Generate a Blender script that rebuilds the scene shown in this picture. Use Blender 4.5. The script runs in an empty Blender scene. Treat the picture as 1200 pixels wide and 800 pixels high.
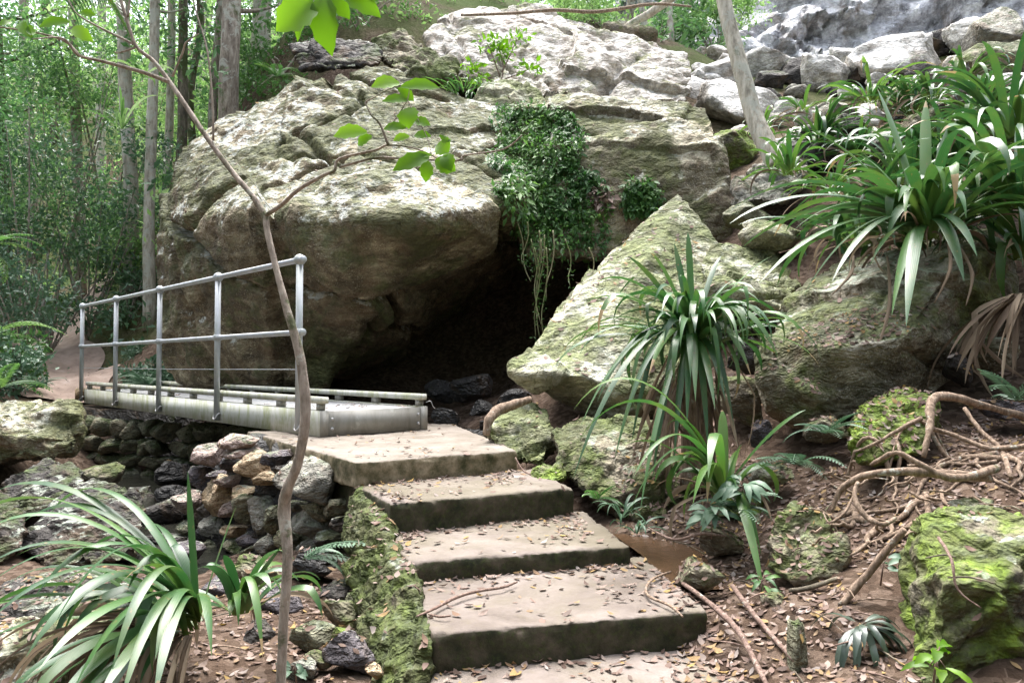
import bpy, bmesh, math, random
import numpy as np
from mathutils import Vector, Matrix, Quaternion
from mathutils.bvhtree import BVHTree
R = math.radians
random.seed(5)
scene = bpy.context.scene
col = scene.collection
F = 890.0; PITCH = math.atan(26/890)
cp, sp = math.cos(PITCH), math.sin(PITCH)
# the eye is at the world origin; the footbridge deck lies 0.28 m below it
def S(px, py, Y):
    a = (px-600)/F; b = (400-py)/F
    y = cp - b*sp; z = sp + b*cp
    return Vector((a/y*Y, Y, z/y*Y))
def SS(l): return [S(*p) for p in l]

# ------------------------------------------------------------ noise
_r = np.random.RandomState(11)
PERM = _r.permutation(256)
GR = _r.normal(size=(256, 3)); GR /= np.linalg.norm(GR, axis=1)[:, None]
PT = _r.rand(256, 3)
def _h(x, y, z): return PERM[(PERM[(PERM[x & 255]+y) & 255]+z) & 255]
def perlin(p):
    i = np.floor(p).astype(np.int64); f = p-i
    u = f*f*f*(f*(f*6-15)+10)
    out = 0
    for dx in (0, 1):
        wx = u[:, 0] if dx else 1-u[:, 0]
        for dy in (0, 1):
            wy = u[:, 1] if dy else 1-u[:, 1]
            for dz in (0, 1):
                wz = u[:, 2] if dz else 1-u[:, 2]
                g = GR[_h(i[:, 0]+dx, i[:, 1]+dy, i[:, 2]+dz)]
                d = f-np.array([dx, dy, dz])
                out = out+(g*d).sum(1)*wx*wy*wz
    return out*1.5
def fbm(p, oct=4, gain=.5, lac=2.03):
    s = 0; a = 1
    for k in range(oct):
        s = s+a*perlin(p+17.3*k); p = p*lac; a *= gain
    return s
def worley(p):
    i = np.floor(p).astype(np.int64); f = p-i
    f1 = np.full(len(p), 9.); f2 = f1.copy(); cid = np.zeros(len(p), int); vec = np.zeros(p.shape)
    for dx in (-1, 0, 1):
        for dy in (-1, 0, 1):
            for dz in (-1, 0, 1):
                h = _h(i[:, 0]+dx, i[:, 1]+dy, i[:, 2]+dz)
                q = PT[h]+np.array([dx, dy, dz])-f
                d = np.sqrt((q*q).sum(1))
                m = d < f1
                vec = np.where(m[:, None], q, vec)
                f2 = np.where(m, f1, np.minimum(f2, d)); cid = np.where(m, h, cid); f1 = np.where(m, d, f1)
    worley.vec = vec
    return f1, f2, cid

# ------------------------------------------------------------ materials
class NT:
    def __init__(s, name):
        s.m = bpy.data.materials.new(name); s.m.use_nodes = True
        s.t = s.m.node_tree; s.t.nodes.clear()
        s.out = s.t.nodes.new('ShaderNodeOutputMaterial')
    def add(s, typ, ins=None, **props):
        n = s.t.nodes.new('ShaderNode'+typ)
        for k, v in props.items(): setattr(n, k, v)
        for k, v in (ins or {}).items():
            sk = n.inputs[k]
            if isinstance(v, bpy.types.NodeSocket): s.t.links.new(v, sk)
            elif v is not None: sk.default_value = v
        return n
    def math(s, op, a, b=None, c=None, clamp=False):
        d = {0: a}
        if b is not None: d[1] = b
        if c is not None: d[2] = c
        n = s.add('Math', d, operation=op); n.use_clamp = clamp
        return n.outputs[0]
    def mix(s, f, a, b, mode='MIX'):
        fix = lambda c: c if isinstance(c, bpy.types.NodeSocket) else (*c, 1)
        n = s.add('Mix', {0: f, 6: fix(a), 7: fix(b)}, data_type='RGBA', blend_type=mode)
        return n.outputs[2]
    def noise(s, vec, scale, detail=5, rough=.55, dist=0.):
        return s.add('TexNoise', {'Vector': vec, 'Scale': scale, 'Detail': detail, 'Roughness': rough, 'Distortion': dist}).outputs[0]
    def ramp(s, f, stops, interp='LINEAR'):
        n = s.add('ValToRGB', {0: f}); e = n.color_ramp.elements; n.color_ramp.interpolation = interp
        while len(e) < len(stops): e.new(.5)
        for el, (p, c) in zip(e, stops):
            el.position = p; el.color = (*c, 1) if isinstance(c, (tuple, list)) else (c, c, c, 1)
        return n.outputs[0]
    def vec(s, src, scale=(1, 1, 1), rot=(0, 0, 0), loc=(0, 0, 0)):
        return s.add('Mapping', {'Vector': src, 'Scale': scale, 'Rotation': rot, 'Location': loc}).outputs[0]
    def surf(s, sh): s.t.links.new(sh, s.out.inputs[0]); return s.m

def rock_mat(name, cols, moss=.5, lichen=.5, mosscol=((.028, .045, .012), (.09, .13, .03)), lichcol=(.46, .48, .38), rot=(.3, .35, 0),
             rough=.85, sc=1., bump=1., strat=6., side_moss=.0, spec=.3, gain=1.35, weather_toplight=.75):
    cols = [tuple(min(.8, v*gain) for v in c) for c in cols]
    N = NT(name); g = N.add('TexCoord'); o = g.outputs['Object']
    if sc != 1: o = N.vec(o, (sc, sc, sc))
    nz = N.add('SeparateXYZ', {0: N.add('NewGeometry').outputs['Normal']}).outputs[2]
    big = N.noise(o, 1.3, 4, .6, .4); med = N.noise(o, 6, 9, .68); fine = N.noise(o, 34, 6, .7)
    st = N.noise(N.vec(o, (1.1, 1.1, strat*.55), rot), 2.6, 9, .66, 1.1)
    fac = N.math('MULTIPLY_ADD', st, .55, N.math('MULTIPLY', med, .5))
    base = N.ramp(fac, [(.38, cols[0]), (.5, cols[1]), (.60, cols[2]), (.70, cols[3])])
    base = N.mix(N.math('MULTIPLY', N.ramp(fine, [(.4, 0.), (.62, 1.)]), .4), base, cols[0])
    spk = N.noise(o, 75, 4, .7)
    base = N.mix(N.math('MULTIPLY', N.ramp(spk, [(.55, 0.), (.66, 1.)]), .5), base, cols[3])
    # weathering plus painted top light: sky-facing faces pale and greenish, steep ones stay brown
    wf = N.ramp(N.math('MULTIPLY_ADD', med, .9, nz), [(.72, 0.), (1.12, 1.)])
    base = N.mix(N.math('MULTIPLY', wf, weather_toplight), base, N.mix(st, cols[2], cols[3]))
    base = N.mix(N.math('MULTIPLY', N.ramp(N.noise(N.vec(o, (1, 1, .45)), 1.9, 6, .65, .8), [(.50, 0.), (.60, 1.)]), .55), base, cols[0])
    # iron-brown stains
    base = N.mix(N.math('MULTIPLY', N.ramp(N.noise(o, 2.1, 5, .6, 1.), [(.5, 0.), (.64, 1.)]), .45), base, (.20, .13, .075))
    # pale lichen crust
    if lichen > 0:
        lm = N.math('ADD', N.noise(o, 3.6, 8, .72, .3), N.math('MULTIPLY_ADD', nz, .30, -.15))
        lm = N.ramp(lm, [(.66-.16*lichen, 0.), (.69-.16*lichen, 1.)])
        lm2 = N.ramp(N.noise(o, 15, 5, .7), [(.44, 0.), (.50, 1.)])
        base = N.mix(N.math('MULTIPLY', N.math('MULTIPLY', lm, lm2), .95), base, N.mix(fine, lichcol, tuple(c*.6 for c in lichcol)))
    # moss grows on faces the rain reaches
    if moss > 0:
        mm = N.math('ADD', N.math('MULTIPLY_ADD', big, .75, N.math('MULTIPLY', med, .55)), N.math('MULTIPLY', nz, .12-.12*side_moss))
        mm = N.ramp(mm, [(.80-.22*moss, 0.), (.90-.22*moss, 1.)])
        mc = N.mix(N.ramp(N.noise(o, 9, 6, .7), [(.35, 0.), (.65, 1.)]), mosscol[0], mosscol[1])
        mc = N.mix(N.math('MULTIPLY', N.ramp(fine, [(.4, 0.), (.6, 1.)]), .7), mc, mosscol[0])
        mc = N.mix(N.math('MULTIPLY', N.ramp(N.noise(o, 3.3, 5, .6, .6), [(.46, 0.), (.6, 1.)]), .65), mc, (.06, .055, .025))
        base = N.mix(N.math('MULTIPLY', mm, .9), base, mc)
    wp = N.mix(.16, o, N.add('TexNoise', {'Vector': o, 'Scale': 4., 'Detail': 5.}).outputs['Color'], 'ADD')
    ch = N.add('TexVoronoi', {'Vector': N.vec(wp, (1, 1, 1.7), rot), 'Scale': 7., 'Detail': 3., 'Roughness': .6}, feature='F1').outputs['Distance']
    h = N.math('ADD', N.math('MULTIPLY_ADD', ch, .8, N.math('MULTIPLY', st, .45)), N.math('MULTIPLY_ADD', fine, .16, N.math('MULTIPLY', med, .5)))
    b = N.add('Bump', {'Strength': .9*bump, 'Distance': .06, 'Height': h}).outputs[0]
    p = N.add('BsdfPrincipled', {'Base Color': base, 'Roughness': rough, 'Normal': b, 'Specular IOR Level': spec})
    return N.surf(p.outputs[0])

def leaf_mat(name, cols, rough=.4, trans=.35, spec=.5, tcol=None, veins=False, attr='rnd'):
    N = NT(name)
    a = N.add('Attribute', attribute_name=attr).outputs['Fac']
    n = len(cols); c = N.ramp(a, [(i/(n-1), cc) for i, cc in enumerate(cols)])
    nrm = None
    if veins:
        uv = N.add('UVMap', uv_map='UVMap').outputs[0]
        sx = N.add('SeparateXYZ', {0: uv}); u = sx.outputs[0]; v = sx.outputs[1]
        w = N.math('SINE', N.math('MULTIPLY', u, 44.))
        w = N.math('MULTIPLY_ADD', w, .5, .5)
        c = N.mix(N.math('MULTIPLY', w, .10), c, (.12, .19, .06), 'MIX')
        c = N.mix(N.math('MULTIPLY', N.ramp(v, [(.0, 1.), (.22, 0.)]), .55), c, (.17, .22, .04))       # pale leaf base
        tip = N.math('GREATER_THAN', N.math('MULTIPLY', v, a), .80)
        c = N.mix(tip, c, (.34, .24, .12))
        c = N.mix(N.math('MULTIPLY', N.ramp(N.noise(N.add('TexCoord').outputs['Object'], 7, 4), [(.5, 0.), (.7, 1.)]), .4), c, (.13, .17, .03))
        c = N.mix(N.math('MULTIPLY', N.ramp(N.noise(N.add('TexCoord').outputs['Object'], 42, 3), [(.66, 0.), (.70, 1.)]), .7), c, (.20, .13, .05))
        nrm = N.add('Bump', {'Strength': .12, 'Distance': .002, 'Height': w}).outputs[0]
    p = N.add('BsdfPrincipled', {'Base Color': c, 'Roughness': rough, 'Specular IOR Level': spec, 'Normal': nrm})
    hs = N.add('HueSaturation', {'Color': c, 'Hue': .503, 'Saturation': 1.05, 'Value': 1.5})
    t = N.add('BsdfTranslucent', {'Color': tcol and (*tcol, 1) or hs.outputs[0]})
    mx = N.add('MixShader', {0: trans, 1: p.outputs[0], 2: t.outputs[0]})
    return N.surf(mx.outputs[0])

def bark_mat(name, c0, c1, c2, moss=.3, lich=.4, sc=1.):
    N = NT(name); o = N.add('TexCoord').outputs['Object']
    a = N.noise(N.vec(o, (sc*9, sc*9, sc*2.2)), 2.2, 7, .65)
    b = N.noise(o, 5*sc, 6, .7, .5)
    c = N.ramp(a, [(.35, c0), (.52, c1), (.68, c2)])
    c = N.mix(N.math('MULTIPLY', N.ramp(b, [(.62-.14*lich, 0.), (.66-.14*lich, 1.)]), .7), c, (.42, .42, .36))
    m = N.noise(o, 2.6*sc, 6, .7, .3)
    c = N.mix(N.math('MULTIPLY', N.ramp(m, [(.7-.3*moss, 0.), (.78-.3*moss, 1.)]), .75), c, (.055, .085, .02))
    bp = N.add('Bump', {'Strength': .6, 'Distance': .02, 'Height': N.math('ADD', a, b)}).outputs[0]
    return N.surf(N.add('BsdfPrincipled', {'Base Color': c, 'Roughness': .85, 'Normal': bp, 'Specular IOR Level': .2}).outputs[0])

M = {}
M['boulder'] = rock_mat('boulder_rock', [(.035, .026, .016), (.095, .072, .042), (.22, .18, .115), (.46, .43, .31)], moss=.88, side_moss=.45, lichen=1.15, gain=1.5, lichcol=(.72, .73, .66),
                        mosscol=((.05, .056, .02), (.19, .20, .085)), rot=(.25, -.45, 0))
M['pale'] = rock_mat('pale_rock', [(.10, .085, .065), (.25, .215, .175), (.42, .37, .31), (.60, .55, .48)], moss=.3, lichen=.6, gain=1.75,
                      lichcol=(.74, .72, .66), mosscol=((.1, .11, .04), (.27, .27, .12)), rot=(.3, .5, 0))
M['block'] = rock_mat('mossy_block_rock', [(.045, .036, .025), (.12, .10, .065), (.25, .22, .15), (.45, .41, .32)], moss=.72, side_moss=.3, lichen=1.0, gain=1.75,
                      lichcol=(.72, .71, .6), mosscol=((.075, .085, .03), (.2, .21, .08)), strat=2.)
M['slab'] = rock_mat('lichen_slab_rock', [(.07, .065, .045), (.19, .18, .12), (.31, .29, .21), (.45, .44, .35)], moss=.85, lichen=.82, gain=1.4,
                     lichcol=(.72, .73, .58), mosscol=((.08, .1, .03), (.23, .26, .09)))
M['right'] = rock_mat('green_brown_rock', [(.032, .027, .018), (.09, .078, .05), (.19, .17, .125), (.40, .38, .33)], moss=.85, side_moss=.2, lichen=.6, gain=1.7,
                      mosscol=((.05, .06, .018), (.17, .205, .05)), lichcol=(.62, .68, .55))
M['mossy'] = rock_mat('bright_mossy_rock', [(.03, .026, .018), (.08, .07, .04), (.15, .13, .09), (.25, .22, .17)], moss=1.15, lichen=.25, lichcol=(.5, .53, .45),
                      mosscol=((.06, .10, .012), (.26, .38, .035)), side_moss=.5)
M['sidemoss'] = rock_mat('moss_on_concrete', [(.05, .042, .03), (.12, .10, .065), (.2, .17, .12), (.26, .23, .17)], moss=1.3, lichen=.22, weather_toplight=.2, lichcol=(.6, .6, .55),
                      mosscol=((.03, .045, .010), (.12, .165, .03)), side_moss=.6)
M['midmoss'] = rock_mat('half_mossy_rock', [(.04, .034, .025), (.11, .09, .06), (.2, .17, .12), (.32, .29, .22)], moss=.8, lichen=.4,
                        mosscol=((.04, .06, .012), (.14, .18, .04)))
M['dark'] = rock_mat('dark_wet_shade_rock', [(.008, .008, .008), (.02, .018, .016), (.036, .032, .03), (.065, .06, .054)], moss=.1, lichen=.0, rough=.5, spec=.4, gain=.8, weather_toplight=.1)  # near-black colour carries cave and gap shade as well as wetness
M['greydark'] = rock_mat('dark_grey_rock', [(.022, .018, .016), (.062, .053, .047), (.12, .105, .095), (.22, .2, .18)], gain=.55, weather_toplight=.3, moss=.35, lichen=.15,
                         lichcol=(.4, .43, .36), rough=.7)
M['grey'] = rock_mat('grey_stone', [(.06, .055, .045), (.16, .15, .125), (.28, .265, .225), (.40, .385, .33)], moss=.3, lichen=.3, sc=2.)
M['pink'] = rock_mat('pinkish_stone', [(.10, .07, .06), (.25, .18, .155), (.38, .29, .25), (.5, .41, .37)], moss=.1, lichen=.2, sc=2.)
M['tan'] = rock_mat('tan_stone', [(.12, .075, .04), (.27, .18, .10), (.40, .29, .18), (.5, .42, .30)], moss=.15, lichen=.15, sc=2.)
M['purple'] = rock_mat('purple_grey_stone', gain=.95, cols=[(.03, .025, .028), (.075, .065, .07), (.14, .12, .13), (.24, .22, .23)], moss=.15, lichen=.15, sc=2.)
M['green'] = rock_mat('greenish_stone', [(.05, .045, .03), (.13, .125, .08), (.22, .21, .14), (.34, .33, .24)], moss=.6, lichen=.35, sc=2.)
M['cliff'] = rock_mat('wet_cliff_rock', [(.07, .068, .072), (.30, .295, .31), (.62, .61, .64), (.80, .79, .82)], gain=1.2, moss=.12, lichen=.0, rough=.4, spec=.6,
                      rot=(.1, .6, .2), strat=4., sc=.5)
M['jumble'] = rock_mat('pale_scree_rock', gain=1.6, cols=[(.13, .12, .105), (.32, .30, .265), (.5, .475, .43), (.66, .64, .6)], moss=.1, lichen=.35, lichcol=(.68, .66, .62))

def concrete_mat():
    N = NT('weathered_concrete'); o = N.add('TexCoord').outputs['Object']
    nz = N.add('SeparateXYZ', {0: N.add('NewGeometry').outputs['Normal']}).outputs[2]
    a = N.noise(o, 3, 8, .65, .3); b = N.noise(o, 60, 4, .7); m = N.noise(o, 11, 8, .7)
    top = N.ramp(a, [(.34, (.10, .08, .066)), (.5, (.165, .137, .12)), (.66, (.225, .19, .17))])
    top = N.mix(N.math('MULTIPLY', N.ramp(b, [(.35, 1.), (.6, 0.)]), .35), top, (.16, .13, .10))
    top = N.mix(N.math('MULTIPLY', N.ramp(m, [(.55, 0.), (.68, 1.)]), .35), top, (.15, .13, .08))
    top = N.mix(N.math('MULTIPLY', N.ramp(N.noise(o, 1.4, 5, .6, .8), [(.45, 0.), (.62, 1.)]), .5), top, (.13, .115, .07))
    # trowelled score lines across the treads
    x = N.add('SeparateXYZ', {0: N.vec(o, (1, 1, 1), (0, 0, R(-57)))}).outputs[0]
    x = N.math('ADD', x, N.math('MULTIPLY', a, .02))
    ln = N.math('GREATER_THAN', N.math('ABSOLUTE', N.math('SUBTRACT', N.math('FRACT', N.math('MULTIPLY', x, 7.2)), .5)), .487)
    top = N.mix(N.math('MULTIPLY', ln, .35), top, (.13, .11, .09))
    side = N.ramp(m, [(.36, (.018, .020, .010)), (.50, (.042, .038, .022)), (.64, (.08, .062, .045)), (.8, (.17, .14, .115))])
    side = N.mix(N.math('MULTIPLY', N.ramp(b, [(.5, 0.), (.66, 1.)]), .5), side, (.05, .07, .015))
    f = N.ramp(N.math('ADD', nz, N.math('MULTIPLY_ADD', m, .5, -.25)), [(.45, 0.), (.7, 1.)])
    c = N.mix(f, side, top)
    bp = N.add('Bump', {'Strength': .7, 'Distance': .008, 'Height': N.math('ADD', N.math('MULTIPLY', m, .8), N.math('MULTIPLY_ADD', b, .5, N.math('MULTIPLY', ln, -.4)))}).outputs[0]
    return N.surf(N.add('BsdfPrincipled', {'Base Color': c, 'Roughness': .85, 'Normal': bp, 'Specular IOR Level': .25}).outputs[0])
M['concrete'] = concrete_mat()
def lime_concrete():
    N = NT('landing_concrete'); o = N.add('TexCoord').outputs['Object']
    nz = N.add('SeparateXYZ', {0: N.add('NewGeometry').outputs['Normal']}).outputs[2]
    a = N.noise(o, 4, 8, .65, .3); b = N.noise(o, 60, 4, .7); m = N.noise(o, 9, 8, .7)
    top = N.ramp(a, [(.34, (.13, .11, .085)), (.5, (.195, .168, .14)), (.66, (.25, .22, .19))])
    top = N.mix(N.math('MULTIPLY', N.ramp(b, [(.35, 1.), (.6, 0.)]), .3), top, (.2, .165, .12))
    side = N.ramp(m, [(.36, (.05, .05, .022)), (.48, (.13, .11, .065)), (.62, (.27, .22, .15)), (.75, (.36, .31, .22))])
    c = N.mix(N.ramp(nz, [(.4, 0.), (.7, 1.)]), side, top)
    bp = N.add('Bump', {'Strength': .7, 'Distance': .008, 'Height': N.math('ADD', m, N.math('MULTIPLY', b, .5))}).outputs[0]
    return N.surf(N.add('BsdfPrincipled', {'Base Color': c, 'Roughness': .85, 'Normal': bp, 'Specular IOR Level': .25}).outputs[0])
M['landing'] = lime_concrete()

def metal_mat(name, c0, c1, stain, stainamt=.5, metallic=.25, rough=.5, sc=1.):
    N = NT(name); o = N.add('TexCoord').outputs['Object']
    a = N.noise(o, 9*sc, 6, .65); d = N.noise(N.vec(o, (4.5*sc, 4.5*sc, 1.6)), 2.4, 8, .72, .6)
    c = N.mix(a, c0, c1)
    c = N.mix(N.math('MULTIPLY', N.ramp(d, [(.44, 0.), (.62, 1.)]), stainamt), c, stain)
    c = N.mix(N.math('MULTIPLY', N.ramp(N.noise(o, 5, 8, .75), [(.54, 0.), (.62, 1.)]), stainamt*.6), c, (.62, .62, .56))
    bp = N.add('Bump', {'Strength': .25, 'Distance': .003, 'Height': a}).outputs[0]
    return N.surf(N.add('BsdfPrincipled', {'Base Color': c, 'Roughness': rough, 'Metallic': metallic, 'Normal': bp}).outputs[0])
M['galv'] = metal_mat('galvanised_rail', (.36, .38, .41), (.52, .54, .57), (.28, .30, .22), .45, .35, .5)
M['beam'] = metal_mat('algae_stained_aluminium', (.48, .48, .43), (.62, .62, .57), (.30, .32, .14), .8, .1, .6)
M['ebeam'] = metal_mat('dull_aluminium', (.25, .24, .21), (.34, .33, .30), (.16, .15, .12), .5, .3, .55)
M['deck'] = metal_mat('pale_deck', (.42, .42, .42), (.55, .55, .56), (.28, .27, .23), .5, .1, .7)
M['bolt'] = metal_mat('bolt_steel', (.4, .4, .4), (.5, .5, .5), (.25, .2, .15), .4, .5, .4)

def soil_mat():
    N = NT('forest_soil'); o = N.add('NewGeometry').outputs['Position']
    a = N.noise(o, 5, 9, .7, .3); b = N.noise(o, 38, 5, .7); big = N.noise(o, .7, 5, .6)
    c = N.ramp(a, [(.32, (.02, .013, .009)), (.5, (.055, .036, .024)), (.66, (.12, .085, .06)), (.8, (.2, .15, .115))])
    v = N.add('TexVoronoi', {'Vector': o, 'Scale': 30., 'Randomness': 1.})
    vc = N.ramp(N.add('SeparateXYZ', {0: v.outputs['Color']}).outputs[0], [(0., (.04, .025, .016)), (.5, (.13, .085, .06)), (1., (.27, .2, .155))])
    c = N.mix(.45, c, vc)
    sy = N.add('SeparateXYZ', {0: o}).outputs[1]
    gm = N.math('MULTIPLY', N.ramp(big, [(.40, 0.), (.55, 1.)]), N.ramp(N.math('DIVIDE', sy, 30.), [(.30, 0.), (.5, 1.)]))
    c = N.mix(N.math('MULTIPLY', gm, .85), c, N.mix(b, (.03, .055, .012), (.10, .15, .035)))
    bp = N.add('Bump', {'Strength': .9, 'Distance': .05, 'Height': N.math('ADD', a, N.math('MULTIPLY', b, .3))}).outputs[0]
    return N.surf(N.add('BsdfPrincipled', {'Base Color': c, 'Roughness': .95, 'Normal': bp, 'Specular IOR Level': .15}).outputs[0])
M['soil'] = soil_mat()
def path_mat():
    N = NT('path_dirt'); o = N.add('NewGeometry').outputs['Position']
    a = N.noise(o, 4, 8, .7); c = N.ramp(a, [(.3, (.2, .14, .11)), (.6, (.36, .27, .22)), (.75, (.45, .36, .31))])
    bp = N.add('Bump', {'Strength': .6, 'Distance': .03, 'Height': a}).outputs[0]
    return N.surf(N.add('BsdfPrincipled', {'Base Color': c, 'Roughness': .95, 'Normal': bp}).outputs[0])
M['path'] = path_mat()
def water_mat(name, c, rough=.08):
    N = NT(name); o = N.add('TexCoord').outputs['Object']
    bp = N.add('Bump', {'Strength': .35, 'Distance': .02, 'Height': N.noise(o, 9, 4, .6, .5)}).outputs[0]
    return N.surf(N.add('BsdfPrincipled', {'Base Color': (*c, 1), 'Roughness': rough, 'Normal': bp, 'Specular IOR Level': .5}).outputs[0])
M['water'] = water_mat('creek_water', (.02, .02, .016)); M['puddle'] = water_mat('puddle_water', (.085, .05, .028), .15)
def foam_mat():
    N = NT('falling_water'); o = N.add('TexCoord').outputs['Object']
    a = N.noise(N.vec(o, (1.6, 1.6, .25)), 3, 5, .6)
    al = N.ramp(a, [(.54, 0.), (.72, .22)])
    p = N.add('BsdfPrincipled', {'Base Color': (.85, .86, .9, 1), 'Roughness': .4, 'Alpha': al})
    return N.surf(p.outputs[0])
M['foam'] = foam_mat()

M['strap'] = leaf_mat('strap_leaf', [(.016, .062, .018), (.028, .092, .024), (.045, .125, .030), (.085, .17, .035)], rough=.38, trans=.2, spec=.65, veins=True)
M['straplite'] = leaf_mat('young_strap_leaf', [(.03, .09, .02), (.045, .125, .024), (.075, .165, .03), (.12, .21, .04)], rough=.36, trans=.3, spec=.7, veins=True)
M['deadleaf'] = leaf_mat('dead_strap_leaf', [(.10, .07, .05), (.21, .155, .11), (.36, .28, .20)], rough=.8, trans=.15, spec=.2)
M['leafbright'] = leaf_mat('bright_leaf', [(.075, .16, .012), (.12, .25, .018), (.19, .34, .03)], rough=.42, trans=.45, spec=.4)
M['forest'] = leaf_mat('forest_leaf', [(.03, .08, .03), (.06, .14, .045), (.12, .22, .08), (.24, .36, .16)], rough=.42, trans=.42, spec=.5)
M['forestbright'] = leaf_mat('sun_tinted_forest_leaf', [(.07, .15, .045), (.15, .27, .08), (.28, .42, .15), (.46, .58, .30)], rough=.45, trans=.45, spec=.4)  # lighter copy of the forest leaf, sunlight put into its colour
M['forestdark'] = leaf_mat('shade_tinted_forest_leaf', [(.025, .065, .032), (.05, .11, .05), (.09, .17, .08), (.19, .29, .16)], rough=.38, trans=.25, spec=.55)  # darker copy of the forest leaf, shade put into its colour
M['fern'] = leaf_mat('fern_leaf', [(.025, .08, .018), (.05, .13, .03), (.09, .19, .045), (.16, .28, .07)], rough=.5, trans=.3)
M['bluefern'] = leaf_mat('blue_green_leaf', [(.035, .085, .04), (.065, .13, .07), (.12, .2, .12)], rough=.5, trans=.2, spec=.6)
M['darkleaf'] = leaf_mat('dark_leathery_leaf', [(.02, .035, .022), (.035, .055, .035), (.06, .085, .06)], rough=.33, trans=.1, spec=.7)
M['litter'] = leaf_mat('litter_leaf', [(.045, .028, .02), (.09, .056, .042), (.15, .098, .076), (.22, .15, .12), (.29, .225, .19), (.2, .14, .11), (.30, .2, .07), (.15, .09, .065), (.24, .18, .15), (.11, .076, .06), (.36, .31, .28)], rough=.7, trans=.1, spec=.25)
M['bark'] = bark_mat('smooth_bark', (.13, .10, .08), (.27, .225, .18), (.42, .37, .31), moss=.5, lich=.6)
M['barkdark'] = bark_mat('mossy_bark', (.06, .05, .038), (.13, .11, .08), (.23, .2, .15), moss=.7, lich=.1)
M['barkpale'] = bark_mat('pale_bark', (.2, .175, .14), (.40, .36, .29), (.58, .53, .45), moss=.4, lich=.8)
M['sapling'] = bark_mat('sapling_bark', (.2, .165, .13), (.36, .30, .25), (.5, .43, .36), moss=.55, lich=.25, sc=3.)
M['root'] = bark_mat('root_bark', (.12, .085, .06), (.25, .18, .13), (.38, .29, .22), moss=.25, lich=.2, sc=3.)
M['twig'] = bark_mat('twig_bark', (.11, .07, .055), (.22, .15, .12), (.32, .24, .2), moss=.05, lich=.1, sc=3.)
M['vine'] = leaf_mat('vine_strand', [(.13, .16, .05), (.22, .22, .10), (.3, .27, .16)], rough=.6, trans=.1)

# ------------------------------------------------------------ object helpers
def tag(o, label=None, cat=None, group=None, kind=None):
    if label: o['label'] = label
    if cat: o['category'] = cat
    if group: o['group'] = group
    if kind: o['kind'] = kind
    return o
def empty(name, loc, label, cat, group=None):
    o = bpy.data.objects.new(name, None); col.objects.link(o); o.location = loc
    return tag(o, label, cat, group)
def link(name, me, mat, parent=None, smooth=True, loc=None):
    """me in world coordinates; the object gets its origin at loc (or its parent's place)."""
    o = bpy.data.objects.new(name, me); col.objects.link(o)
    if loc is None and parent is None:
        n = len(me.vertices); a = np.empty(n*3); me.vertices.foreach_get('co', a); a = a.reshape(-1, 3)
        loc = Vector(((a[:, 0].min()+a[:, 0].max())/2, (a[:, 1].min()+a[:, 1].max())/2, a[:, 2].min()))
    if parent is not None:
        w = Vector((0, 0, 0)); q = parent
        while q is not None: w += q.location; q = q.parent
        me.transform(Matrix.Translation(-w)); o.parent = parent
    else:
        me.transform(Matrix.Translation(-Vector(loc))); o.location = loc
    if mat: me.materials.append(mat)
    if smooth: me.polygons.foreach_set('use_smooth', [True]*len(me.polygons))
    return o
def mesh_np(V, Fc, rnd=None, uv=None):
    """V (n,3); Fc (m,k) constant-size faces or list of such; rnd per-vertex"""
    me = bpy.data.meshes.new('m')
    if not isinstance(Fc, list): Fc = [Fc]
    Fc = [np.asarray(f, dtype=np.int32) for f in Fc if len(f)]
    nl = sum(f.size for f in Fc); npoly = sum(len(f) for f in Fc)
    me.vertices.add(len(V)); me.vertices.foreach_set('co', np.ascontiguousarray(V, dtype=np.float32).ravel())
    me.loops.add(nl); li = np.concatenate([f.ravel() for f in Fc]); me.loops.foreach_set('vertex_index', li)
    me.polygons.add(npoly)
    ls = []; c = 0
    for f in Fc:
        ls.append(c+np.arange(len(f))*f.shape[1]); c += f.size
    me.polygons.foreach_set('loop_start', np.concatenate(ls).astype(np.int32))
    if uv is not None:
        l = me.uv_layers.new(name='UVMap'); l.data.foreach_set('uv', np.ascontiguousarray(uv[li], dtype=np.float32).ravel())
    if rnd is not None:
        at = me.attributes.new('rnd', 'FLOAT', 'POINT'); at.data.foreach_set('value', np.ascontiguousarray(rnd, dtype=np.float32))
    me.update(calc_edges=True)
    return me
class Acc:
    """collects geometry pieces into one mesh"""
    def __init__(s): s.V = []; s.F = {}; s.R = []; s.U = []; s.n = 0
    def add(s, V, Fc, rnd=0., uv=None):
        V = np.asarray(V, float)
        for f in (Fc if isinstance(Fc, list) else [Fc]):
            f = np.asarray(f)
            if len(f): s.F.setdefault(f.shape[1], []).append(f+s.n)
        s.V.append(V); s.R.append(np.full(len(V), rnd) if np.isscalar(rnd) else rnd)
        s.U.append(uv if uv is not None else np.zeros((len(V), 2))); s.n += len(V)
    def mesh(s):
        return mesh_np(np.concatenate(s.V), [np.concatenate(v) for v in s.F.values()], np.concatenate(s.R), np.concatenate(s.U))
    def build(s, name, mat, parent=None, smooth=True, loc=None): return link(name, s.mesh(), mat, parent, smooth, loc)

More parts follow.
